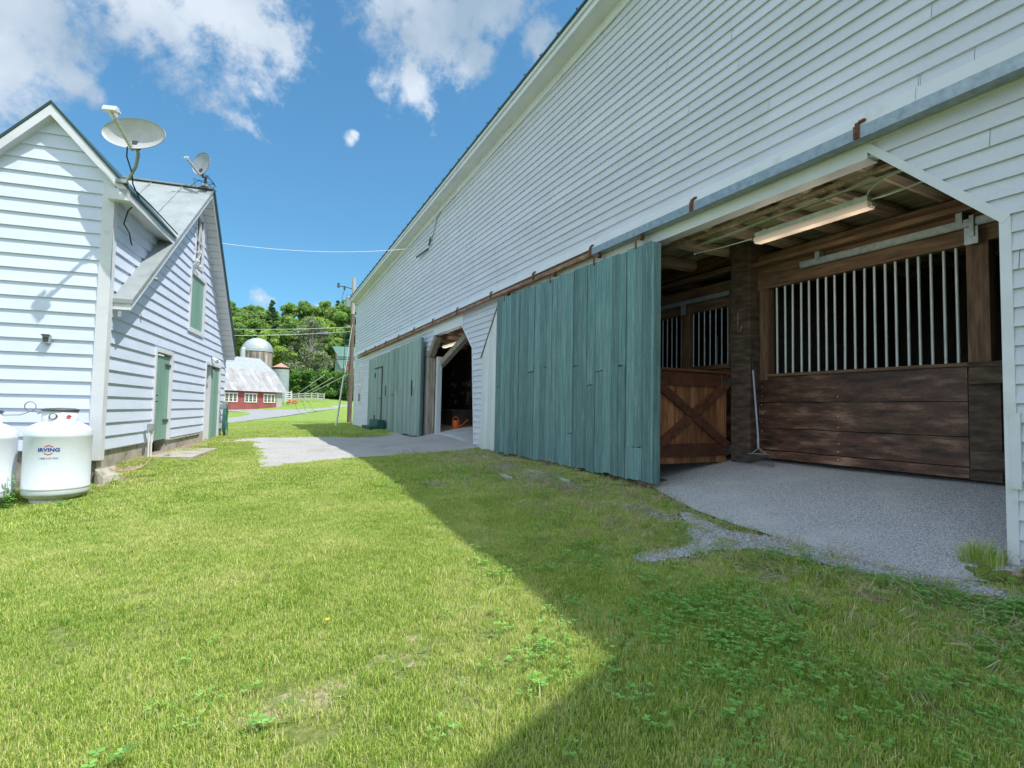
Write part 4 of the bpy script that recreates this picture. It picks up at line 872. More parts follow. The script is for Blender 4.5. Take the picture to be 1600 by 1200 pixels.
mb = MB(); mb.sphere((.27, 1.05, mroof(1.05)-.20), .03); mb.box(.10, .14, .1, .14, 2.72, 2.80, .5); hp(mb, 'rake_fitting', GREYM)

# junction post with conduit next to door 1
t = empty('junction_box', HW(.12, 1.72, gz(*HW(.12, 1.72)[:2])), 'small grey junction box on two conduits rising from the ground by the narrow green door', 'junction box', rz=-HA)
mb = MB(); mb.box(-.05, .04, -.06, .06, .46, .58, .5); mb.build('box', GREYM, t, .006)
mb = MB(); mb.cyl((-.02, -.03, -.05), (-.02, -.03, .47), .016); mb.cyl((.0, .03, -.05), (.0, .03, .47), .016); mb.build('conduit', PLASW, t)

# concrete slab by the door and footing
mb = MB(); z_ = gz(*HW(.5, 2.5)[:2]); mb.box(.06, .75, 1.75, 3.7, -.08, .03, .5)
o = mb.build('concrete_slab', CONC, None, .01); o.location = HW(0, 0, z_+.02); o.rotation_euler = (0, 0, -HA); tag(o, 'flat concrete slab lying on the ground before the narrow green door', 'slab')
mb = MB(); mb.box(-.6, .35, -.2, 1.6, -.25, .03, .5)
mb = MB(); mb.add([(-.02, -.02, -.3), (-.02, -.02, .06), (.10, -.06, -.05), (.02, 1.5, .02), (.42, .95, -.02), (.45, 1.5, -.3), (.5, .5, -.3), (.12, -.1, -.3), (-.02, 1.5, -.3), (-.02, 1.5, .03)], [(1, 2, 4, 3, 9), (2, 7, 6, 4), (4, 6, 5, 3), (1, 0, 7, 2)])
o = mb.build('sloping_footing', CONC, None, .01); o.location = HW(0, 0, .50); o.rotation_euler = (0, 0, -HA); tag(o, 'sloping concrete footing bulging from the ground at the white building corner', 'footing')

# garden hose on hanger
t = empty('garden_hose', HW(.10, 7.62, 1.45), 'coiled green garden hose hanging on the wall beside the farther green door', 'hose', rz=-HA)
mb = MB(); mb.box(-.08, .08, -.07, .07, -.05, .05, .5); mb.box(-.02, .12, -.04, .04, .05, .12, .5); mb.build('hanger', GREYM, t, .004)
mb = MB(); random.seed(4)
for k in range(6):
    w = .14+.05*random.random(); h = .75+.2*random.random(); xo = .03+k*.012
    mb.tube([(xo, -w*sin(a)+random.uniform(-.01, .01), -h/2+h/2*cos(a)+.02) for a in np.linspace(0, 2*pi, 22)], .012, 7)
mb.tube([(.06, .1, -.2), (.09, .22, -.5), (.1, .25, -.8), (.12, .1, -.88), (.12, -.15, -.86)], .012, 7)
mb.build('hose_coil', mat('green_hose', [(.05, .16, .13), (.09, .22, .18)], .35), t)
mb = MB(); mb.tube([(.05, .2, -.1), (.06, .25, -.4), (.05, .22, -.7)], .010, 7); mb.tube([(.04, .12, 0), (.08, .3, -.15), (.06, .33, -.3)], .01, 6); mb.build('cord', BLK, t)

# ---- propane tanks
def tank(loc, label, logo):
    t = empty('propane_tank', loc, label, 'propane tank', 'propane tanks beside the white building'); R = .335
    mb = MB(); prof = [(R*sin(a), .30-.13*cos(a)-.13) for a in np.linspace(.35, pi/2, 8)]
    H_ = .86
    prof += [(R, .20), (R, .205), (R+.004, .21), (R+.004, .235), (R, .24), (R, H_-.02), (R+.004, H_-.01), (R+.004, H_+.02), (R, H_+.03)]
    prof += [(R*cos(a), H_+.03+.17*sin(a)) for a in np.linspace(.1, pi/2, 12)]
    mb.lathe(prof, n=56); mb.build('tank_body', TANK, t)
    mb = MB(); mb.lathe([(R*sin(a)+.0015, .30-.13*cos(a)-.132) for a in np.linspace(.4, 1.42, 8)], n=48); mb.build('stained_base', TANKD, t)
    mb = MB(); mb.lathe([(.25, -.06), (.25, .08), (.245, .08), (.245, -.06)], n=48); mb.build('foot_ring', TANK, t)
    zt = H_+.03+.17-.035
    mb = MB(); mb.lathe([(.18, zt-.02), (.18, zt+.15), (.173, zt+.15), (.173, zt-.02)], n=40); c = mb.build('valve_collar', TANK, t)
    mb = MB(); mb.lathe([(0, zt+.185), (.15, zt+.178), (.19, zt+.162), (.192, zt+.148), (0, zt+.148)], n=40); mb.build('collar_lid', DKGREY, t)
    aC = atan2(-1, .28)     # side that faces the lawn
    def onr(a, r): return Vector((r*cos(a), r*sin(a), 0))
    mb = MB()
    for da in (-.42, ):
        n_ = onr(aC+da, 1); s_ = Vector((-n_.y, n_.x, 0)); p = n_*.1808+Vector((0, 0, zt+.08))
        w_, h_ = (.048, .036); mb.add([p+n_*.002+s_*w_*cos(q)+Vector((0, 0, h_*sin(q))) - n_*(.0085*abs(cos(q))) + n_*.006 for q in np.linspace(0, 2*pi, 21)[:-1]], [tuple(range(20))])
    mb.build('collar_opening', DKGREY, c)
    mb = MB(); n_ = onr(aC-.42, 1); mb.cyl(n_*.182+Vector((0, 0, zt+.08)), n_*.192+Vector((0, 0, zt+.08)), .03, n=20); mb.build('gauge_face', PLASW, c)
    mb = MB(); n_ = onr(aC+.42, 1); s_ = Vector((-n_.y, n_.x, 0)); p = n_*.19+Vector((0, 0, zt+.08)); mb.add([p-s_*.034, p-Vector((0, 0, .022)), p+s_*.034, p+Vector((0, 0, .022))], [(0, 1, 2, 3)]); mb.build('warning_diamond', REDP, c)
    mb = MB(); mb.tube([onr(aC+.75, .23)+Vector((0, 0, zt-.05)), onr(aC+.72, .24)+Vector((0, 0, zt+.0)), onr(aC+.6, .24)+Vector((0, 0, zt-.0)), onr(aC+.55, .23)+Vector((0, 0, zt-.05))], .008, 6)
    mb.tube([onr(aC-1.05, .23)+Vector((0, 0, zt-.06)), onr(aC-1.0, .24)+Vector((0, 0, zt-.01)), onr(aC-.85, .23)+Vector((0, 0, zt-.06))], .008, 6); mb.build('lifting_eye', TANK, t)
    if logo:
        aL = aC-.30
        def wrap(me, r):
            for v in me.vertices:
                a = aL+v.co.x/R; z_ = v.co.y; v.co = (r*cos(a), r*sin(a), z_)
        def text(s, size, m, name, zc, wide=1, bold=0):
            cu = bpy.data.curves.new(name, 'FONT'); cu.body = s; cu.size = size; cu.align_x = 'CENTER'; cu.align_y = 'CENTER'; cu.offset = bold; cu.space_character = 1.05
            ob = bpy.data.objects.new(name, cu); COL.objects.link(ob); bpy.context.view_layer.update()
            me = bpy.data.meshes.new_from_object(ob.evaluated_get(bpy.context.evaluated_depsgraph_get())); bpy.data.objects.remove(ob)
            bm = bmesh.new(); bm.from_mesh(me); bmesh.ops.triangulate(bm, faces=bm.faces); bmesh.ops.subdivide_edges(bm, edges=[e for e in bm.edges if e.calc_length() > .02], cuts=1); bm.to_mesh(me); bm.free()
            for v in me.vertices: v.co = (v.co.x*wide, v.co.y+zc, 0)
            wrap(me, R+.003); me.materials.clear(); me.materials.append(m); o = bpy.data.objects.new(name, me); COL.objects.link(o); o.parent = t; return o
        text('IRVING', .060, BLUEP, 'brand_lettering', .70, 1.06, .0024)
        text('1.888.310.1924', .026, GREYP, 'phone_lettering', .60, 1.12, .0006)
        mb = MB()
        for sg in (1, -1):
            for s2 in (1, -1):
                n = 6; th = .010
                for k in range(n):
                    x0 = s2*.042*k/n; x1 = s2*.042*(k+1)/n; y0 = .70+sg*(.062-.020*k/n); y1 = .70+sg*(.062-.020*(k+1)/n)
                    mb.add([(x0, y0, 0), (x1, y1, 0), (x1, y1-sg*th, 0), (x0, y0-sg*th, 0)], [(0, 1, 2, 3)])
        me = mb.mesh('red_chevron', REDP); wrap(me, R+.003); o = bpy.data.objects.new('red_chevron', me); COL.objects.link(o); o.parent = t
    return t
TK = (-2.13, 8.55); TK2 = (-2.87, 8.74)
tk = tank((TK[0], TK[1], .20), 'right hand white propane tank with blue IRVING lettering, whole in view', True)
tk2 = tank((TK2[0]-.02, TK2[1]-.12, .17), 'white propane tank cut by the left edge of the photo', False)
mb = MB(); a_ = [(TK2[0]+.2, TK2[1]-.25, 1.32), (TK2[0]+.35, TK2[1]-.2, 1.31), (TK2[0]+.46, TK2[1]-.2, 1.34), (TK2[0]+.53, TK2[1]-.2, 1.43)]
cx_, cz_ = TK2[0]+.44, 1.42
a_ = [(TK2[0]+.2, TK2[1]-.25, 1.31), (cx_-.08, TK2[1]-.22, 1.315)]+[(cx_+.06*sin(q), TK2[1]-.22+.01*q, cz_-.06*cos(q)) for q in np.linspace(.3, 2*pi-.3, 14)]+[(cx_+.1, TK2[1]-.15, 1.345), (TK[0]-.2, TK[1]-.1, 1.33)]
mb.tube(a_, .006, 6); o = mb.build('copper_gas_line', mat('aged_copper', [(.22, .20, .17), (.32, .29, .25)], .5, metal=.4)); tag(o, 'thin looped copper gas line between the two white tanks', 'pipe')
# concrete pads
for p, l in ((TK, 'concrete pad under the lettered propane tank'), ((TK2[0], TK2[1]-.12), 'concrete pad under the tank at the left edge of the photo')):
    mb = MB(); mb.box(-.33, .33, -.34, .33, -.2, .0, .5); o = mb.build('concrete_pad', CONC, None, .015); o.location = (p[0], p[1], .15); tag(o, l, 'pad')

# ---- satellite dishes
def dish(base, cen, nrm, rw, rh, lnb, label, m, loc_, foot, roll=0, ls=1.0):
    t = empty('satellite_dish', base, label, 'satellite dish', 'satellite dishes on the roofs'); B = Vector(base); c = Vector(cen)-B; n = Vector(nrm).normalized()
    s = n.cross(Vector((0, 0, 1))).normalized(); s = (Matrix.Rotation(roll, 3, n) @ s); w = s.cross(n).normalized()
    mb = MB(); vs = []; K = 36; J = 8
    for sd, off in ((1, 0), (-1, -.012)):
        for j in range(J+1):
            q = j/J
            for k in range(K):
                a = 2*pi*k/K; vs.append(c+s*(rw*q*cos(a))+w*(rh*q*sin(a))+n*((q*q-1)*.09*rw*2+off))
    fs = []
    for L_ in (0, 1):
        o = L_*(J+1)*K
        for j in range(J):
            for k in range(K):
                f = (o+j*K+k, o+j*K+(k+1) % K, o+(j+1)*K+(k+1) % K, o+(j+1)*K+k); fs.append(f if L_ else f[::-1])
    o = (J+1)*K; fs += [(J*K+k, J*K+(k+1) % K, o+J*K+(k+1) % K, o+J*K+k) for k in range(K)]
    mb.add(vs, fs, True); mb.build('reflector', m, t)
    low = c-w*rh*1.02+n*.0; Lb = Vector(lnb)-B
    mb = MB(); mb.beam(low-n*.05, Lb-(Lb-low)*.12, .035, .045, n, .5); mb.build('feed_arm', CONDG if m is DISHM else GREYM, t, .004)
    ld = (low-n*.05-Lb).normalized()
    mb = MB(); f = (c-Lb).normalized(); rw = rw*.78
    mb.beam(Lb-s*.10*rw/.38, Lb+s*.10*rw/.38, .07*rw/.38, .06*rw/.38, f, .5)
    for q in (-.07, .07): mb.cyl(Lb+s*q*rw/.38, Lb+s*q*rw/.38+f*.07*rw/.38, .028*rw/.38, n=12)
    mb.beam(Lb, Lb+ld*.12*rw/.38, .09*rw/.38, .05*rw/.38, s, .5); mb.build('feed_horn', PLASW, t, .008*rw/.38)
    hub = c-n*(.18*rw+.02)-w*rh*.55
    mb = MB(); mb.tube([hub, hub-n*.04-Vector((0, 0, .12)), Vector(foot[0]), Vector(foot[1]), Vector((0, 0, 0))], .022, 10); mb.build('mast', GREYM if m is DISHM else DKGREY, t)
    mb = MB(); mb.beam(hub-Vector((0, 0, .06)), hub+Vector((0, 0, .04)), .07, .08, n, .5); mb.build('mast_clamp', DKGREY, t, .004)
    mb = MB(); mb.box(-.07, .07, -.1, .1, -.03, .02, .5); mb.build('foot_plate', GREYM, t, .004)
    return t, hub, low
b1 = HW(.14, -.10, 4.60); c1 = HW(.37, -.51, 5.16); l1 = HW(.25, -.93, 5.24)
t1, hub1, low1 = dish(b1, c1, (-.50, -.83, .05), .47, .215, l1, 'larger pale satellite dish on the near gable rake facing the viewer', DISHM, None, [(.17, -.18, .20), (.09, -.08, .07)], -.12)
mb = MB(); h = low1; mb.tube([h+Vector((-.02, -.05, 0)), h+Vector((-.03, 0, -.12)), Vector((.12, -.1, .12)), Vector((.12, -.02, .0)), Vector((.16, .25, -.10))], .009, 6); mb.build('cable', BLK, t1)
b2 = HW(.12, 4.45, 6.40); c2 = HW(.08, 4.2, 6.80); l2 = HW(-.16, 3.98, 6.80)
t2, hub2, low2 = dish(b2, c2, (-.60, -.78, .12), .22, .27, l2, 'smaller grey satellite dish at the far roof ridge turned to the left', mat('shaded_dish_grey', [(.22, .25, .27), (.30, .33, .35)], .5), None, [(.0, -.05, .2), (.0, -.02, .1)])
mb = MB(); random.seed(2)
for k in range(5): mb.tube([(random.uniform(-.05, .05), -.02, .25)]+[(random.uniform(-.22, .22), random.uniform(-.2, .1), random.uniform(.0, .12)) for _ in range(2)]+[(random.uniform(-.35, .25), -.25, -.17)], .006, 5)
mb.build('cable', BLK, t2)

# ------------------------------------------------------------------ wires and utility pole
def wire(name, a, b, sag, r, m, label, cat='cable', n=16, group=None):
    a = Vector(a); b = Vector(b); mb = MB(); mb.tube([a.lerp(b, k/n)-Vector((0, 0, sag*4*(k/n)*(1-k/n))) for k in range(n+1)], r, 6); o = mb.build(name, m); return tag(o, label, cat, group)
wire('overhead_cable', HW(.12, 5.5, 5.43), (4.97, 15.8, 6.62), .22, .007, PLASW, 'white cable spanning from the gable of the white building to the barn wall')
mb = MB(); mb.box(4.93, 4.985, 15.75, 16.0, 6.66, 6.92, .5); t = mb.build('cable_hook', DKGREY); 
mb2 = MB(); mb = MB(); mb.tube([(4.975, 15.95, 6.95), (4.93, 15.95, 6.7), (4.90, 15.85, 6.62), (4.90, 15.75, 6.66), (4.93, 15.72, 6.8)], .02, 8)
bpy.data.objects.remove(t); t = mb.build('cable_hook', DKGREY); tag(t, 'dark iron hook holding the cable high on the barn siding', 'hook')
mb = MB(); mb.tube([(4.97, 15.8, 6.8), (4.965, 15.5, 7.1), (4.965, 15.3, 7.35), (4.965, 14.9, 7.45)], .008, 6); mb.tube([(4.95, 16.1, 6.6), (4.9, 17.2, 6.60)], .03, 6)
o = mb.build('cable_tail', DKGREY, t)
PB = (5.78, 34.6); pz = gz(*PB)
t = empty('utility_pole', (PB[0], PB[1], pz), 'tall wooden utility pole with transformer standing just past the far barn corner', 'utility pole')
mb = MB(); mb.cyl((0, 0, -.3), (0, 0, 7.0), .145, .125, 14); mb.build('pole', POLEW, t)
mb = MB(); mb.cyl((0, 0, 7.0), (0, 0, 9.35), .125, .115, 14); mb.build('pole_top', POLET, t)
def off(rx, dz, dy=0): return Vector((RT.x*rx, RT.y*rx-.0, dz))
mb = MB(); c = off(-.30, 7.75); mb.cyl(c-Vector((0, 0, .3)), c+Vector((0, 0, .3)), .20, n=18); mb.cyl(c+Vector((0, 0, .3)), c+Vector((0, 0, .38)), .20, .1, 18); mb.cyl(c+Vector((.1, 0, .35)), c+Vector((.1, 0, .55)), .03); mb.cyl(c+Vector((-.1, 0, .35)), c+Vector((-.1, 0, .55)), .03); mb.beam(c, (0, 0, 7.75), .06, .12); mb.build('transformer', GALV, t)
mb = MB(); mb.tube([(0, 0, 8.6), off(-.5, 8.75), off(-1.0, 8.8)], .03, 6); mb.cyl(off(-1.0, 8.7), off(-1.0, 9.0), .07); mb.cyl(off(-.6, 8.55), off(-.6, 8.8), .06); mb.build('insulator', DKGREY, t)
mb = MB(); mb.tube([off(-.6, 8.6), off(-.75, 8.0), off(-.7, 7.6)], .015, 5); mb.tube([off(.05, 8.5), off(.5, 7.9), off(.8, 7.2)], .015, 5); mb.tube([off(-.5, 6.4), off(-.45, 4.6), off(-.5, 3.2), off(-.7, 1.9)], .02, 5); mb.build('lead_wire', DKGREY, t)
mb = MB(); c = off(-.25, 3.6); mb.beam(c-Vector((0, 0, .35)), c+Vector((0, 0, .35)), .25, .2, (1, 0, 0), .5); mb.build('meter_box', RUSTP, t)
def PZ(px, py, depth): r = ray(px, py); p = CAM+r*depth; return p
PT = PZ(549, 512, 34.8)
wire('power_line', PZ(549, 511, 34.8), PZ(250, 508, 45), .25, .018, PLASW, 'upper of the two long wires crossing before the wooded hill', 'power line')
wire('power_line', PZ(549, 518, 34.8), PZ(250, 520, 45), .25, .022, PLASW, 'lower of the two long wires crossing before the wooded hill, carrying the splice case', 'power line')
mb = MB(); p = PZ(505, 522.5, 36.5); a = ray(520, 600).cross(Vector((0, 0, 1))).normalized(); mb.cyl(p-a*.35, p+a*.35, .13, n=12); o = mb.build('splice_case', DKGREY); tag(o, 'dark cylindrical splice case hanging on the lower wire', 'cable box')
g0 = gpt(526, 665); G0 = Vector((*g0, gz(*g0))); G1 = Vector((PB[0], PB[1], pz+6.4)); 
wire('guy_wire', G0, G1, 0, .02, GREYM, 'steel guy wire running up to the utility pole', 'guy wire', 4)
o = wire('guy_guard', G0+Vector((-.06, -.06, 0)), G0.lerp(G1, .42)+Vector((-.06, -.06, 0)), 0, .032, YELGUARD, 'pale yellow guard sleeve leaning on the lawn before the utility pole', 'guy guard', n=4)
for k, (a, b) in enumerate([((463, 616), (507, 586)), ((475, 616), (520, 590)), ((482, 616), (545, 584))]):
    A = gpt(a[0], 622+k); A = PZ(a[0], a[1], 84); B = PZ(b[0], b[1], 60)
    wire('slanting_wire', A, B, 0, .03, PLASW, ['uppermost slanting white wire before the hedge', 'middle slanting white wire before the hedge', 'lowest and longest slanting white wire before the hedge'][k], 'wire', 3)
p = PZ(546, 582, 59); 
mb = MB(); mb.cyl((0, 0, -1), (0, 0, 5), .1, n=8); 
# ------------------------------------------------------------------ far farm
rb = PZ(440, 636, 76); rbx, rby = rb.x, rb.y; rbz = gz(rbx, rby)-.1
RBR = -YAW*0+radians(-8)+atan2(-RT.y, RT.x)*-1
t = empty('red_barn', (rbx, rby, rbz), 'long low red barn with pale tin gambrel roof and cream windows beyond the road', 'barn', rz=radians(31))
# local: x from -22 (left) to 0 (right end), y back
mb = MB(); n = 44
for k in range(n): mb.box(-22+k*.5, -21.5+k*.5-.01, 0, .1, -.6, 2.5)
mb.build('wall', REDB, t)
mb = MB(); mb.box(-.9, .02, -.03, -.002, -.6, 2.5, .5); mb.prism([(.0, -.6), (13, -.6), (13, 2.4), (10.3, 5.3), (6.5, 7.3), (2.7, 5.3), (0, 2.4)], 'x', -.1, 0, .5); mb.build('end_wall', PALEB, t)
mb = MB(); n = 34
for k in range(n):
    x0 = -22.3+k*.67; mb.rn(); x1 = x0+.66 if k < n-1 else .5
    mb.add([(x0, -.5, 2.25), (x1, -.5, 2.25), (x1, 2.8, 5.45), (x0, 2.8, 5.45)], [(0, 1, 2, 3)])
    mb.add([(x0, 13.5, 2.25), (x1, 13.5, 2.25), (x1, 10.4, 5.3), (x0, 10.4, 5.3)], [(3, 2, 1, 0)])
mb.build('roof', RBROOF, t)
mb = MB(); mb.rn(.5); mb.add([(-22.3, 2.78, 5.43), (.4, 2.78, 5.43), (.4, 6.5, 7.45), (-22.3, 6.5, 7.45), (.4, 10.4, 5.3), (-22.3, 10.4, 5.3)], [(0, 1, 2, 3), (3, 2, 4, 5)]); mb.build('upper_roof', RBROOF2, t)
for xw in (-1.75, -4.5, -7.25, -10.0, -12.75, -15.5):
    mb = MB()
    mb.box(xw-1.15, xw+.65, -.08, -.001, .72, 2.0, .5); w_ = mb.build('window', CREAM, t)
    mb = MB()
    for q in range(3):
        for r in range(2):
            for s in range(3): mb.box(xw-1.02+q*.56+r*.2, xw-.86+q*.56+r*.2, -.10, -.082, .86+s*.34, 1.14+s*.34, .5)
    mb.build('pane', GLASS, w_)
def silo(name, loc, R, H, label, kind):
    t = empty(name, loc, label, 'silo', 'silos behind the red barn')
    if kind == 'dome':
        mb = MB(); K = 30
        for k in range(K):
            a0 = 2*pi*k/K; a1 = 2*pi*(k+1)/K; mb.rn(); mb.add([(R*cos(a0), R*sin(a0), 0), (R*cos(a1), R*sin(a1), 0), (R*cos(a1), R*sin(a1), H), (R*cos(a0), R*sin(a0), H)], [(0, 1, 2, 3)])
        mb.build('stave_wall', SILOW, t)
        mb = MB()
        for k in range(24):
            mb.rn(); prof = [(R*1.03*cos(a), H-.05+R*.98*sin(a)) for a in np.linspace(0, pi/2, 9)]; mb.lathe(prof, n=2, a0=2*pi*k/24, a1=2*pi*(k+1)/24, smooth=False)
        mb.build('dome', SILOD, t)
        mb = MB(); a = radians(-145); c = Vector((cos(a), sin(a), 0)); mb.lathe([(.45, 0), (.45, H+.1), (.3, H+.5), (0, H+.6)], c=c*(R+.15), n=14); mb.build('chute', SILOD, t)
    else:
        mb = MB(); 
        for k in range(int(H/.5)): mb.rn(); mb.lathe([(R, k*.5), (R, k*.5+.49)], n=28)
        mb.build('ring_wall', SILOG, t)
        mb = MB(); mb.lathe([(R*1.06, H-.02), (0, H+.75)], n=28); mb.build('cone_roof', mat('rusty_tin_roof', [(.42, .20, .14), (.52, .33, .26)], .8, (2, 2, 2)), t)
    return t
sp = PZ(398, 640, 96); sz = PZ(398, 549, 96).z; silo('domed_silo', (sp.x, sp.y, 1.2), 2.62, sz-1.2, 'large silo with shiny dome and brown staves rising behind the red barn', 'dome')
sp = PZ(436.5, 630, 84); sz = PZ(436.5, 574, 84).z; silo('small_silo', (sp.x, sp.y, 1.2), 1.3, sz-1.2, 'small grey silo with rusty cone roof at the right end of the red barn', 'cone')
# green roofed building
gp = PZ(512, 578, 100); gzz = gp.z
t = empty('green_roofed_house', (gp.x, gp.y, gzz), 'white house with two green metal roofs half hidden behind the hedge', 'house', rz=-YAW+.12)
mb = MB(); mb.box(1.0, 8, 1.5, 6, -3, 2.9, .5); mb.prism([(1.5, 2.9), (6.5, 2.9), (4.0, 4.8)], 'x', 1.0, 8, .5); mb.build('wall', HSIDE, t)
mb = MB(); mb.rn(.5); mb.add([(1.6, .9, 2.75), (8.5, .9, 2.75), (8.5, 4.0, 5.0), (-.2, 4.0, 5.0), (8.5, 7, 2.9), (-.2, 7, 2.9)], [(0, 1, 2, 3), (3, 2, 4, 5)]); mb.build('roof', GRNROOF, t)
mb = MB(); mb.rn(.5); mb.add([(2.9, -2.2, .2), (8.5, -2.2, .2), (8.5, 1.4, 2.3), (1.2, 1.4, 2.3)], [(0, 1, 2, 3)]); mb.add([(2.9, -2.2, .1), (8.5, -2.2, .1), (8.5, -2.2, -3), (2.9, -2.2, -3)], [(3, 2, 1, 0)]); mb.build('porch_roof', GRNROOF, t)
mb = MB(); mb.box(.98, 1.2, 1.42, 1.49, 2.0, 3.5, .5); mb.build('corner_trim', REDB, t)

# fences
def rail_fence(name, pts, label, m, h=1.2, rails=(.45, .8, 1.12), grp=None):
    a = pts[0]; t = empty(name, (a[0], a[1], gz(*a)), label, 'fence')
    for k, p in enumerate(pts):
        z_ = gz(*p)-gz(*a); x, y = p[0]-a[0], p[1]-a[1]; mb = MB(); mb.box(x-.09, x+.09, y-.09, y+.09, z_-.2, z_+h+.1); mb.build('post', m, t)
        if k < len(pts)-1:
            q = pts[k+1]; z2 = gz(*q)-gz(*a)
            for r in rails: mb = MB(); mb.beam((x, y, z_+r), (q[0]-a[0], q[1]-a[1], z2+r), .05, .14); mb.build('rail', m, t)
fa = gpt(456, 627.5); fb = gpt(506, 627); FP = [(fa[0]+(fb[0]-fa[0])*k/5, fa[1]+(fb[1]-fa[1])*k/5) for k in range(6)]
rail_fence('paddock_fence', FP, 'grey rail fence running right from the red barn before the hedge', PALEB)
gp_ = gpt(449, 630); 
t = empty('white_gate', (gp_[0], gp_[1], gz(*gp_)), 'white slatted gate standing beside the right end of the red barn', 'gate')
mb = MB()
for k in range(5): mb.beam((-.3, 0, .35+k*.33), (.5, .5, .35+k*.33), .05, .13)
mb.build('slat', TRIM, t, 0, None, True)
mb = MB(); mb.box(-.4, -.25, -.1, .05, -.1, 1.9); mb.box(.45, .6, .45, .6, -.1, 1.9); mb.build('post', TRIM, t, 0, None, True)
vp = gpt(362.5, 640); t = empty('stone_gatepost', (vp[0], vp[1], gz(*vp)), 'rough pale post with a cap standing on the grass island by the road', 'post')
s_ = (Vector((*vp, 0))).length/820
mb = MB(); mb.tube([(0, 0, -.2), (0.02, 0, 6*s_), (-.03, 0, 12*s_), (.02, 0, 17*s_)], 1.9*s_, 8); mb.build('shaft', PALEBARK, t)
mb = MB(); mb.sphere((0, 0, 18.5*s_), 2.4*s_, 10, 6, (1, 1, .7)); mb.build('cap', PALEB, t)
op = gpt(457, 630.5); t = empty('orange_flower_clump', (op[0], op[1], gz(*op)), 'clump of orange flowers beside the white gate at the fence', 'flowers')
mb = MB(); random.seed(5)
for k in range(26): mb.sphere((random.uniform(-.7, .8), random.uniform(-.4, .4), random.uniform(.1, .55)), random.uniform(.07, .15), 6, 4)
mb.build('blooms', mat('orange_petals', [(.6, .16, .06), (.75, .3, .12)], .7, (9, 9, 9)), t)
op = gpt(434, 634.5)
mb = MB()
for k in range(10): mb.sphere((random.uniform(-.4, .4), random.uniform(-.2, .2), random.uniform(.05, .4)), random.uniform(.06, .12), 6, 4)
o = mb.build('pink_flower_clump', mat('pink_petals', [(.6, .35, .25), (.75, .6, .45)], .7, (9, 9, 9))); o.location = (op[0], op[1], gz(*op)); tag(o, 'small pale pink flower clump at the foot of the red barn wall', 'flowers')

# ------------------------------------------------------------------ trees
def leaf_cloud(cent, rad, n, size, rng, flat=.75):
    """n leaf quads in clumps: cent (k,3), rad (k,)"""
    k = len(cent); w = rad**2; idx = rng.choice(k, n, p=w/w.sum())
    d = rng.normal(size=(n, 3)); d /= np.linalg.norm(d, axis=1)[:, None]; r = rad[idx]*(rng.random(n)**.45); P = cent[idx]+d*r[:, None]*np.array([1, 1, flat])
    nn = d*.7+rng.normal(size=(n, 3))*.6+np.array([0, 0, .5]); nn /= np.linalg.norm(nn, axis=1)[:, None]
    t = np.cross(nn, rng.normal(size=(n, 3))); t /= np.linalg.norm(t, axis=1)[:, None]; b = np.cross(nn, t); s = size*(.6+.8*rng.random(n))[:, None]
    V = np.stack([P-t*s-b*s*.5, P+t*s*.2-b*s*.8, P+t*s+b*s*.4, P-t*s*.1+b*s*.8], 1).reshape(-1, 3)
    cr = rng.random(k); rn = np.clip(.5*cr[idx]+.5*rng.random(n), 0, 1)
    return V, np.arange(4*n).reshape(-1, 4), np.repeat(rn, 4)
def decid(seed, H=14, W_=9, n=6500, size=.3, m=LEAFM, base=.2):
    rng = np.random.default_rng(seed); K = 46; c = []; r = []
    for i in range(K):
        q = rng.random(); z = H*(base+(1-base)*q**.85); env = sin(pi*min(1, (z/H-base)/(1-base)*.82+.14))**.7
        a = rng.random()*2*pi; rr = W_/2*env*sqrt(rng.random()); c.append((rr*cos(a), rr*sin(a), z)); r.append(rng.uniform(.7, 1.5)*W_/9)
    return leaf_cloud(np.array(c), np.array(r), n, size, rng)+(c,)
def conif(seed, H=17, W_=6, n=6000, size=.28):
    rng = np.random.default_rng(seed); c = []; r = []
    for i in range(70):
        q = rng.random()**.8; z = H*(.1+.9*q); env = W_/2*(1-q)**.9+.15; a = rng.random()*2*pi; rr = env*(.4+.6*rng.random()); c.append((rr*cos(a), rr*sin(a), z-.1*rr)); r.append(.35+.55*(1-q))
    return leaf_cloud(np.array(c), np.array(r), n, size, rng, .45)+(c,)
def trunk_mb(H, c, r0=.28, seed=0, k=14):
    random.seed(seed); mb = MB(); top = (random.uniform(-.4, .4), random.uniform(-.4, .4), H*.8); mb.tube([(0, 0, -.5), (.05, .0, H*.25), (top[0]*.5, top[1]*.5, H*.5), top], r0, 8, .06)
    for q in random.sample(list(c), min(k, len(c))):
        z0 = min(q[2]*.6, H*.55); mb.tube([(0, 0, z0), (q[0]*.5, q[1]*.5, (z0+q[2])/2+.3), q], r0*.35, 5, .02)
    return mb
TM = {}
for nm, f, m in [('a', decid(1, n=9000, size=.22), LEAFM), ('b', decid(2, 12, 9.5, n=8500, size=.22), LEAFY), ('c', decid(3, 15, 8, n=9000, size=.22), LEAFM), ('d', conif(4), LEAFD), ('e', conif(5, 14, 5.5), LEAFD), ('f', decid(6, 10, 8), LEAFY)]:
    TM[nm] = (arr_mesh('crown_'+nm, f[0], f[1], m, f[2]), trunk_mb(14, f[3], seed=ord(nm)).mesh('trunk_'+nm, BARK))
def place_tree(nm, px, depth, top_py, label, name='broadleaf_tree', wid=1.0, Hn=14, group='trees on the far slope'):
    p = PZ(px, 600, depth); g = gz(p.x, p.y); topz_ = PZ(px, top_py, depth).z; s = (topz_-g)/Hn
    t = empty(name, (p.x, p.y, g), label, 'tree', group, rz=random.uniform(0, 6)); t.scale = (s*wid, s*wid, s)
    for q, me_ in zip(('crown', 'trunk'), TM[nm]): o = bpy.data.objects.new(q, me_); COL.objects.link(o); o.parent = t
    return t
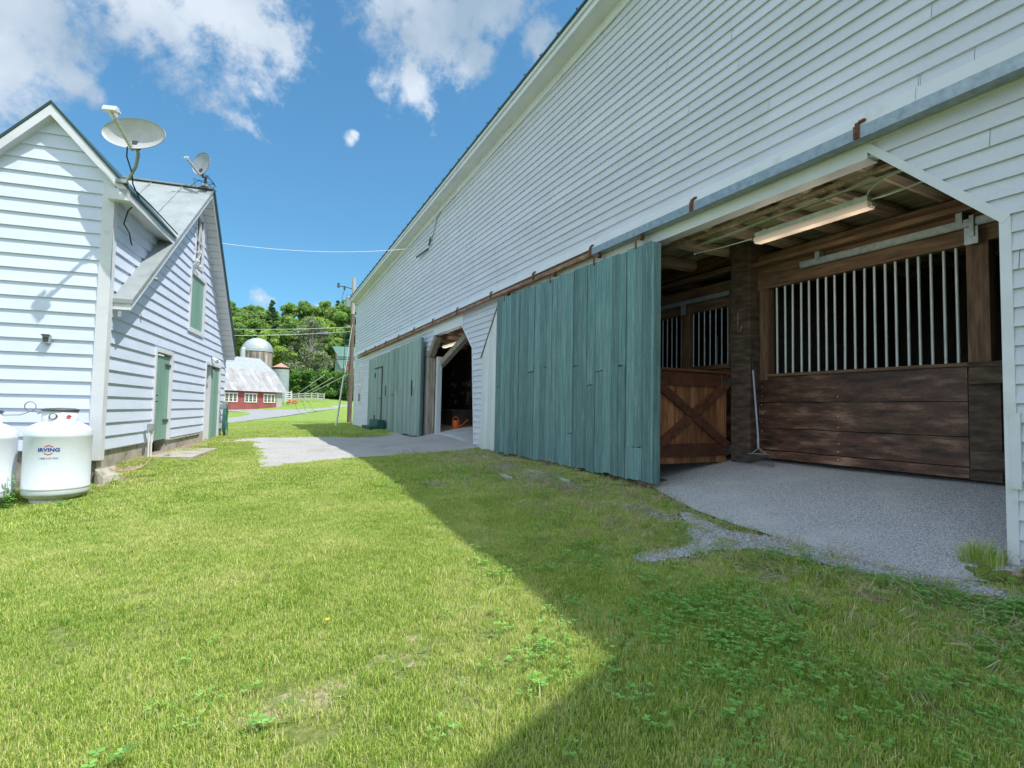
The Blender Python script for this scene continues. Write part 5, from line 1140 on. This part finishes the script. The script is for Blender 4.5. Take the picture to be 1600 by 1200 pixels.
random.seed(99)
place_tree('d', 378, 118, 478, 'dark conifer at the left end of the wooded skyline beside the white building', 'conifer_tree', 1.0, 17)
place_tree('d', 421, 116, 466, 'tallest dark conifer poking above the skyline behind the domed silo', 'conifer_tree', .9, 17)
place_tree('c', 470, 122, 474, 'rounded green tree on the skyline above the greyish tree', 'broadleaf_tree', .9, 15)
place_tree('a', 540, 120, 471, 'large deep green tree on the skyline beside the utility pole', 'broadleaf_tree', 1.1)
place_tree('a', 388, 108, 492, 'bright green tree just behind the silo dome', 'broadleaf_tree', 1.1)
place_tree('b', 418, 106, 520, 'yellow green tree right of the silo dome', 'broadleaf_tree', .9, 12)
place_tree('b', 500, 112, 500, 'yellow green tree above the green roofed house', 'broadleaf_tree', .8, 12)
place_tree('c', 448, 121, 478, 'rounded green tree on the skyline just left of centre, next to the tallest conifer', 'broadleaf_tree', 1.0, 15)
place_tree('a', 506, 123, 473, 'broad green tree on the skyline between the greyish tree and the utility pole', 'broadleaf_tree', 1.1)
place_tree('e', 523, 125, 470, 'dark pointed conifer on the skyline nearest the utility pole', 'conifer_tree', 1.0, 14)
place_tree('a', 400, 122, 480, 'green tree on the skyline between the two dark conifers', 'broadleaf_tree', 1.1)
# half bare grey tree
f = decid(11, 14, 9.5, 3800, .22, base=.22); TM['g'] = (arr_mesh('crown_g', f[0], f[1], LEAFG, f[2]), trunk_mb(14, f[3], .30, 3, 44).mesh('trunk_g', PALEBARK))
place_tree('g', 483, 97, 500, 'half bare greyish tree with pale limbs standing before the woods', 'thin_leaved_tree', 1.0)
# hedge
rng = np.random.default_rng(20); c = []; r = []
for i in range(150):
    px = rng.uniform(452, 556); dpt = rng.uniform(88, 92); q = rng.random(); top = 583+4*sin(px*.13)+3*sin(px*.31); py = 622-(622-top)*q
    p = PZ(px, py, dpt); c.append((p.x, p.y, p.z)); r.append(rng.uniform(.7, 1.1))
c = np.array(c); o0 = c.mean(0); o0[2] = gz(o0[0], o0[1]); V, Fq, rn = leaf_cloud(c-o0, np.array(r), 15000, .22, rng)
o = bpy.data.objects.new('shrub_hedge', arr_mesh('shrub_hedge', V, Fq, LEAFH, rn)); COL.objects.link(o); o.location = o0; tag(o, 'dense dark green hedge of tall shrubs running behind the rail fence', 'hedge')

# ------------------------------------------------------------------ scattering with geometry nodes
def scatter(name, P, rotz, scl, idx, meshes, kind='stuff', label=None, tilt=None):
    srcs = bpy.data.collections.new(name+'_sources')
    for k, (me_) in enumerate(meshes):
        o = bpy.data.objects.new('%s_source_%02d' % (name, k), me_); srcs.objects.link(o)
    me_ = bpy.data.meshes.new(name); me_.vertices.add(len(P)); me_.vertices.foreach_set('co', P.astype(np.float32).ravel())
    rot = np.zeros((len(P), 3), np.float32); rot[:, 2] = rotz
    if tilt is not None: rot[:, 0] = tilt[:, 0]; rot[:, 1] = tilt[:, 1]
    a = me_.attributes.new('rot', 'FLOAT_VECTOR', 'POINT'); a.data.foreach_set('vector', rot.ravel())
    a = me_.attributes.new('scl', 'FLOAT', 'POINT'); a.data.foreach_set('value', scl.astype(np.float32))
    a = me_.attributes.new('idx', 'INT', 'POINT'); a.data.foreach_set('value', idx.astype(np.int32))
    o = bpy.data.objects.new(name, me_); COL.objects.link(o); tag(o, label, None, None, kind)
    g = bpy.data.node_groups.new(name, 'GeometryNodeTree'); g.interface.new_socket('Geometry', in_out='INPUT', socket_type='NodeSocketGeometry'); g.interface.new_socket('Geometry', in_out='OUTPUT', socket_type='NodeSocketGeometry')
    n = g.nodes; l = g.links; gi = n.new('NodeGroupInput'); go = n.new('NodeGroupOutput'); ip = n.new('GeometryNodeInstanceOnPoints'); ci = n.new('GeometryNodeCollectionInfo')
    ci.inputs['Collection'].default_value = srcs; ci.inputs['Separate Children'].default_value = True; ci.inputs['Reset Children'].default_value = True
    def na(nm, ty): q = n.new('GeometryNodeInputNamedAttribute'); q.data_type = ty; q.inputs['Name'].default_value = nm; return next(s for s in q.outputs if s.name == 'Attribute' and s.enabled)
    er = n.new('FunctionNodeEulerToRotation'); l.new(na('rot', 'FLOAT_VECTOR'), er.inputs[0])
    l.new(gi.outputs[0], ip.inputs['Points']); l.new(ci.outputs[0], ip.inputs['Instance']); ip.inputs['Pick Instance'].default_value = True
    l.new(na('idx', 'INT'), ip.inputs['Instance Index']); l.new(er.outputs[0], ip.inputs['Rotation']); l.new(na('scl', 'FLOAT'), ip.inputs['Scale']); l.new(ip.outputs[0], go.inputs[0])
    md = o.modifiers.new('scatter', 'NODES'); md.node_group = g; return o

# woodland mass behind the single trees: crowns scattered up the hill
rng = np.random.default_rng(30); P = []; 
for i in range(210):
    dpt = rng.uniform(104, 165); px = rng.uniform(150, 760); p = PZ(px, 600, dpt); P.append((p.x, p.y, gz(p.x, p.y)-.5))
P = np.array(P); sc_ = rng.uniform(.62, .95, len(P)); dd = np.hypot(P[:, 0], P[:, 1])
# keep the skyline low: crown tops stay under the photographed ridge line
for i in range(len(P)):
    d_ = (Vector(P[i])-CAM).dot(fw); lim = PZ(450, 478+rng.uniform(-4, 12), d_).z-P[i][2]; sc_[i] = min(sc_[i], max(.25, lim/15))
scatter('woodland', P, rng.uniform(0, 6.28, len(P)), sc_, rng.choice(6, len(P), p=[.28, .2, .22, .1, .08, .12]), [TM[k][0] for k in 'abcdef'])

# ---- grass
def grassmat(name, stops, nscale, rn=.35, tr=.35):
    m = bpy.data.materials.new(name); m.use_nodes = True; t = m.node_tree; n = t.nodes; l = t.links; b = n['Principled BSDF']; b.inputs['Roughness'].default_value = .5; b.inputs['Specular IOR Level'].default_value = .25
    g = n.new('ShaderNodeNewGeometry'); z = n.new('ShaderNodeTexNoise'); z.inputs['Scale'].default_value = nscale; z.inputs['Detail'].default_value = 9; z.inputs['Roughness'].default_value = .76; l.new(g.outputs['Position'], z.inputs['Vector'])
    a = n.new('ShaderNodeAttribute'); a.attribute_name = 'rnd'
    ma = n.new('ShaderNodeMath'); ma.operation = 'MULTIPLY_ADD'; l.new(a.outputs['Fac'], ma.inputs[0]); ma.inputs[1].default_value = rn; 
    sb = n.new('ShaderNodeMath'); sb.operation = 'SUBTRACT'; l.new(z.outputs['Fac'], sb.inputs[0]); sb.inputs[1].default_value = rn/2; l.new(sb.outputs[0], ma.inputs[2])
    r = n.new('ShaderNodeValToRGB'); e = r.color_ramp.elements; e[0].position, e[0].color = stops[0][0], (*stops[0][1], 1); e[1].position, e[1].color = stops[-1][0], (*stops[-1][1], 1)
    for p, c in stops[1:-1]: x = e.new(p); x.color = (*c, 1)
    l.new(ma.outputs[0], r.inputs[0]); l.new(r.outputs[0], b.inputs['Base Color'])
    trn = n.new('ShaderNodeBsdfTranslucent'); l.new(r.outputs[0], trn.inputs[0]); ms = n.new('ShaderNodeMixShader'); ms.inputs[0].default_value = tr
    l.new(b.outputs[0], ms.inputs[1]); l.new(trn.outputs[0], ms.inputs[2]); l.new(ms.outputs[0], n['Material Output'].inputs[0]); return m
GRASSM = grassmat('grass_blades', [(.16, (.16, .32, .04)), (.34, (.31, .48, .07)), (.50, (.51, .63, .13)), (.64, (.65, .70, .20)), (.78, (.76, .71, .34)), (.95, (.84, .77, .52))], 1.1, .62, .42)
def blades(seed, size, n, h, w, m=GRASSM, name='tuft'):
    rng = np.random.default_rng(seed); x = rng.uniform(-size/2, size/2, n); y = rng.uniform(-size/2, size/2, n); a = rng.uniform(0, 2*pi, n); H = h*(.45+.75*rng.random(n)); ln = rng.uniform(.1, .9, n)*H; la = a+rng.normal(0, .5, n)+pi/2
    ww = w*(.6+.7*rng.random(n)); ca, sa = np.cos(a)*ww/2, np.sin(a)*ww/2; cl, sl_ = np.cos(la)*ln, np.sin(la)*ln; Z = np.zeros(n)-.005
    V = np.stack([np.stack([x-ca, y-sa, Z], 1), np.stack([x+ca, y+sa, Z], 1), np.stack([x+ca*.8+cl*.35, y+sa*.8+sl_*.35, H*.62], 1), np.stack([x-ca*.8+cl*.35, y-sa*.8+sl_*.35, H*.62], 1), np.stack([x+cl, y+sl_, H*(1-.25*rng.random(n))], 1)], 1)
    F = np.array([[0, 1, 2, 3], [3, 2, 4, 4]]); me_ = bpy.data.meshes.new(name); V = V.reshape(-1, 3)
    fs = []; 
    base = (np.arange(n)*5)[:, None]; Q = base+np.array([0, 1, 2, 3]); T = base+np.array([3, 2, 4])
    lv = np.concatenate([Q.ravel(), T.ravel()]); me_.vertices.add(len(V)); me_.vertices.foreach_set('co', V.astype(np.float32).ravel()); me_.loops.add(len(lv)); me_.loops.foreach_set('vertex_index', lv.astype(np.int32))
    me_.polygons.add(2*n); ls = np.concatenate([np.arange(n)*4, 4*n+np.arange(n)*3]); lt = np.concatenate([np.full(n, 4), np.full(n, 3)]); me_.polygons.foreach_set('loop_start', ls.astype(np.int32)); me_.polygons.foreach_set('loop_total', lt.astype(np.int32))
    me_.materials.append(m); at = me_.attributes.new('rnd', 'FLOAT', 'POINT'); at.data.foreach_set('value', np.repeat(rng.random(n), 5).astype(np.float32)); me_.update(calc_edges=True); return me_
HOUSEP = [HW(.03, .0)[:2], HW(.03, 8.2)[:2], HW(-6, 8.2)[:2], HW(-6, 0)[:2]]
BARNP = [(4.98, -2), (4.98, 28.7), (21, 28.7), (21, -2)]
def vis_mask(X, Y, marg=420):
    dx, dy = X-CAM.x, Y-CAM.y; Zr = dx*fw.x+dy*fw.y; Xr = dx*RT.x+dy*RT.y; return (Zr > .8) & (np.abs(Xr/np.maximum(Zr, .1)) < (800+marg)/820)
spots = [gpt(*p)+(r,) for p, r in [((440, 1105), .20), ((475, 1115), .14), ((610, 1035), .11), ((520, 1080), .10), ((560, 1050), .08), ((745, 880), .10), ((630, 740), .35), ((680, 755), .4), ((830, 745), .35), ((790, 730), .3), ((1040, 800), .34), ((905, 765), .25), ((960, 785), .22), ((745, 712), .35), ((1080, 870), .2), ((1180, 890), .25), ((1560, 960), .25), ((1330, 930), .2), ((1200, 905), .16), ((1450, 935), .2), ((980, 1000), .08), ((880, 760), .3), ((500, 1150), .2), ((660, 1010), .06)]]
def lawn_points(xr, yr, cell, seed, dmin, dmax, keep=1.0):
    rng = np.random.default_rng(seed); X, Y = np.meshgrid(np.arange(*xr, cell), np.arange(*yr, cell)); X = X.ravel()+rng.uniform(-cell/2, cell/2, X.size); Y = Y.ravel()+rng.uniform(-cell/2, cell/2, Y.size)
    d = np.hypot(X, Y); k = vis_mask(X, Y) & (d >= dmin) & (d < dmax)
    X, Y, d = X[k], Y[k], d[k]
    for poly in (DRIVE, PATHP, EDGE, STRIP, HOUSEP, BARNP, DIRTP, ROADP): k = ~pip(X, Y, poly) | (rng.random(len(X)) < (.28 if poly in (STRIP, DIRTP) else .0)); X, Y, d = X[k], Y[k], d[k]
    thin = np.array([noise.noise(Vector((x*.9, y*.9, 2.0)))+.5*noise.noise(Vector((x*2.7, y*2.7, 5.0))) for x, y in zip(X, Y)])
    nearw = np.clip((X-3.3)/1.6, 0, 1)*np.clip((11-Y)/3, 0, 1)
    p = keep*(1.0-np.clip((thin-.22)*2.0, 0, .25)-.55*nearw)
    for sx, sy, sr in spots: p = np.where(np.hypot(X-sx, Y-sy) < sr*(1+.4*np.sin(7*np.arctan2(Y-sy, X-sx))), .26, p)
    k = rng.random(len(X)) < p; X, Y, d, thin = X[k], Y[k], d[k], thin[k]
    return X, Y, hz(X, Y), rng, thin
tufts = [blades(40+i, .16, 210, .036, .0034) for i in range(6)]+[blades(60+i, .10, 60, .075, .0045) for i in range(2)]
X, Y, Z, rng, th = lawn_points((-6, 5), (.8, 8), .075, 1, 0, 7.2)
idx = rng.integers(0, 6, len(X)); idx[rng.random(len(X)) < .03] = 6
scatter('lawn_grass', np.stack([X, Y, Z], 1), rng.uniform(0, 6.28, len(X)), rng.uniform(.65, 1.15, len(X))*(1-.25*np.clip(th, 0, 1)), idx, tufts)
tufts2 = [blades(80+i, .42, 700, .034, .006) for i in range(5)]
X, Y, Z, rng, th = lawn_points((-10, 5), (3, 18), .20, 2, 7.1, 17)
scatter('lawn_grass', np.stack([X, Y, Z], 1), rng.uniform(0, 6.28, len(X)), rng.uniform(.7, 1.1, len(X)), rng.integers(0, 5, len(X)), tufts2)
tufts3 = [blades(90+i, 1.2, 1100, .045, .013) for i in range(4)]
X, Y, Z, rng, th = lawn_points((-10, 16), (15, 60), .55, 3, 16.5, 45)
scatter('lawn_grass', np.stack([X, Y, Z], 1), rng.uniform(0, 6.28, len(X)), rng.uniform(.7, 1.1, len(X)), rng.integers(0, 4, len(X)), tufts3)
# clover and broad weeds in the shaded foreground
def clover(seed, n=9, R=.07, size=.0105):
    rng = np.random.default_rng(seed); mb = MB(); random.seed(seed)
    for k in range(n):
        a = random.uniform(0, 6.28); r = R*sqrt(random.random()); x, y = r*cos(a), r*sin(a); h = random.uniform(.03, .065); mb.rn()
        mb.quad((x*.6, y*.6, 0), (x*.6+.0015, y*.6, 0), (x+.0015, y, h), (x, y, h))
        b0 = random.uniform(0, 6.28); s = size*random.uniform(.7, 1.2)
        for q in range(3):
            b = b0+q*2.094; d = Vector((cos(b), sin(b), .15)); e = Vector((-sin(b), cos(b), 0)); c_ = Vector((x, y, h))
            mb.add([c_, c_+d*s*.7-e*s*.6, c_+d*s*1.3-e*s*.3, c_+d*s*1.3+e*s*.3, c_+d*s*.7+e*s*.6], [(0, 1, 2, 3, 4)])
    return mb.mesh('clover', WEED)
cl = [clover(100+i) for i in range(5)]+[clover(110+i, 7, .06, .017) for i in range(2)]
rng = np.random.default_rng(5); n = 9000; X = rng.uniform(-.5, 5, n); Y = rng.uniform(.6, 8, n)
k = vis_mask(X, Y); X, Y = X[k], Y[k]
for poly in (EDGE, STRIP, BARNP): k = ~pip(X, Y, poly); X, Y = X[k], Y[k]
den = np.array([noise.noise(Vector((x*1.1+9, y*1.1, 1.0))) for x, y in zip(X, Y)]); sdw = np.clip((X-1.2)/1.4, .03, 1)*np.clip((3.6-Y)/1.2+.35, .15, 1)
k = rng.random(len(X)) < sdw*(.55+den*1.4)*.8; X, Y = X[k], Y[k]
scatter('clover_patch', np.stack([X, Y, hz(X, Y)], 1), rng.uniform(0, 6.28, len(X)), rng.uniform(.7, 1.4, len(X)), rng.choice(7, len(X), p=[.18]*5+[.05]*2), cl)
# dry stalks
st_ = [blades(120+i, .14, 16, .10, .003, DRY) for i in range(3)]
n = 2600; X = rng.uniform(2.2, 5, n); Y = rng.uniform(1.2, 11, n)
for poly in (EDGE, BARNP): k = ~pip(X, Y, poly); X, Y = X[k], Y[k]
k = rng.random(len(X)) < np.clip((X-2.4)/1.6, 0, .9); X, Y = X[k], Y[k]
tl = np.stack([rng.uniform(-1.2, 1.2, len(X)), rng.uniform(-1.2, 1.2, len(X))], 1)
scatter('dry_grass_stalks', np.stack([X, Y, hz(X, Y)+.012], 1), rng.uniform(0, 6.28, len(X)), rng.uniform(.6, 1.3, len(X)), rng.integers(0, 3, len(X)), st_, tilt=tl)
# loose stones
stn = []
for i in range(4):
    mb = MB().rn(i/3); random.seed(i); mb.sphere((0, 0, 0), .010, 6, 4, (1, random.uniform(.6, .9), .6)); mb.v = [tuple(c_*random.uniform(.8, 1.2) for c_ in v) for v in mb.v]; mb.sm = [False]*len(mb.sm); stn.append(mb.mesh('stone', STONE))
def fill(poly, n): 
    Pp = np.array(poly); X = rng.uniform(Pp[:, 0].min(), Pp[:, 0].max(), n); Y = rng.uniform(Pp[:, 1].min(), Pp[:, 1].max(), n); k = pip(X, Y, poly); return X[k], Y[k]
X, Y = fill(STRIP, 60000); X2, Y2 = fill(STRIP, 16000); X2 = X2+rng.normal(0, .09, len(X2)); Y2 = Y2+rng.normal(0, .09, len(Y2)); X = np.append(X, X2); Y = np.append(Y, Y2)
for wx, wy, ws, wn in [gpt(*q)+r for q, r in (((760, 716), (.16, 700)), ((800, 735), (.22, 1100)), ((842, 742), (.25, 900)), ((885, 756), (.16, 500)), ((940, 770), (.14, 300)), ((1010, 800), (.16, 700)), ((720, 705), (.2, 500)))]:
    X = np.append(X, wx+rng.normal(0, ws*.6, wn)); Y = np.append(Y, wy+rng.normal(0, ws*1.8, wn))
scatter('loose_stones', np.stack([X, Y, hz(X, Y)+.012], 1), rng.uniform(0, 6.28, len(X)), rng.uniform(.35, 1.2, len(X)), rng.integers(0, 4, len(X)), stn)
X, Y = fill(EDGE, 3000); scatter('loose_stones', np.stack([X, Y, hz(X, Y)+.018], 1), rng.uniform(0, 6.28, len(X)), rng.uniform(.15, .4, len(X)), rng.integers(0, 4, len(X)), stn)

# pale flat stones lying in the grass beside the big door
random.seed(77)
for px, py, w_, l_, lab in [(760, 716, .05, .8, 'pale edging stone in the grass nearest the far opening'), (790, 746, .07, .5, 'pale flat stone in the grass left of the door foot'), (835, 738, .06, .6, 'pale flat stone closest to the big teal door'), (882, 752, .06, .4, 'small pale stone at the worn grass right of the others')]:
    x, y = gpt(px, py); mb = MB().rn(); n = 12; poly = [(w_*cos(2*pi*k/n)*random.uniform(.7, 1.2), l_/2*sin(2*pi*k/n)*random.uniform(.8, 1.15)) for k in range(n)]
    mb.prism(poly, 'z', -.05, .012); o = mb.build('edging_stone', STONE, None, .008); o.location = (x, y, gz(x, y)+.02); o.rotation_euler = (0, 0, random.uniform(-.3, .3)); tag(o, lab, 'stone', 'pale stones in the worn grass')

# ---- small plants
def plant(name, loc, label, mk, cat='plant'):
    t = empty(name, (loc[0], loc[1], gz(*loc[:2])), label, cat); mk(t); return t
dl = gpt(511, 985)
def mkd(t):
    mb = MB(); mb.tube([(0, 0, 0), (.004, .0, .03), (.002, .003, .055)], .0018, 6); mb.build('stalk', WEED, t)
    mb = MB().rn(.5); 
    for k in range(26):
        a = 2*pi*k/26; r = .017 if k % 2 else .013; mb.add([(.002, .003, .056), (.002+r*cos(a-.12), .003+r*sin(a-.12), .062), (.002+r*1.1*cos(a), .003+r*1.1*sin(a), .063), (.002+r*cos(a+.12), .003+r*sin(a+.12), .062)], [(0, 1, 2, 3)])
    mb.build('petals', mat('dandelion_yellow', [(.85, .50, .01), (.9, .6, .02)], .6), t)
plant('dandelion', dl, 'single yellow dandelion flower in the sunny lawn', mkd, 'flower')
def mkweed(t, n=90, R=.16, H=.55, L_=.045, m=WEED, seed=1):
    random.seed(seed); mb = MB(); st = MB()
    for s in range(7):
        a = random.uniform(0, 6.28); x1, y1 = R*cos(a)*random.random(), R*sin(a)*random.random(); h = H*random.uniform(.35, 1); st.tube([(x1*.2, y1*.2, 0), (x1*.6, y1*.6, h*.5), (x1, y1, h)], .004, 5, .0015)
        for k in range(n//7):
            q = random.random(); p = Vector((x1*q, y1*q, h*q)); b = random.uniform(0, 6.28); d = Vector((cos(b), sin(b), random.uniform(-.3, .5))); e = Vector((-sin(b), cos(b), 0)); l_ = L_*random.uniform(.6, 1.3); mb.rn()
            mb.add([p, p+d*l_*.5-e*l_*.25, p+d*l_, p+d*l_*.5+e*l_*.25], [(0, 1, 2, 3)])
    mb.build('leaves', m, t); st.build('stems', m, t)
plant('weed', (-2.53, 8.30), 'leafy green weed growing up between the two white tanks', lambda t: mkweed(t, 160, .15, .5, .05))
plant('weed', (4.86, 1.93), 'tuft of tall green grass at the foot of the near barn corner', lambda t: (tag(t, None), bpy.data.objects.new('blades', blades(7, .22, 260, .28, .005)) and None, [COL.objects.link(o) or setattr(o, 'parent', t) for o in [bpy.data.objects.new('blades', blades(7, .24, 300, .19, .005))]]))
def mkmoss(t):
    mb = MB(); random.seed(9)
    for k in range(26): mb.rn(); mb.sphere((random.uniform(-.16, .1), random.uniform(-.14, .16), random.uniform(-.01, .03)), random.uniform(.03, .06), 8, 6, (1, 1, .7))
    mb.build('moss', MOSS, t)
    mb = MB()
    for k in range(40): mb.rn(); mb.sphere((random.uniform(-.05, .28), random.uniform(-.42, -.1), random.uniform(-.02, .05)), random.uniform(.02, .05), 6, 4, (1, 1, .7))
    mb.build('roots', DIRT, t)
plant('moss_clump', (4.72, 1.78), 'yellow green moss and root clump below the near barn corner', mkmoss)
for px, py, lab, sd in [(262, 716, 'small weed between the concrete slab and the lawn', 3), (180, 757, 'low weed in the bare dirt beside the lettered tank', 4), (100, 792, 'low weed in the lawn right in front of the lettered tank', 6)]:
    plant('weed', gpt(px, py), lab, lambda t, sd=sd: mkweed(t, 50, .10, .10, .04, WEED, sd))
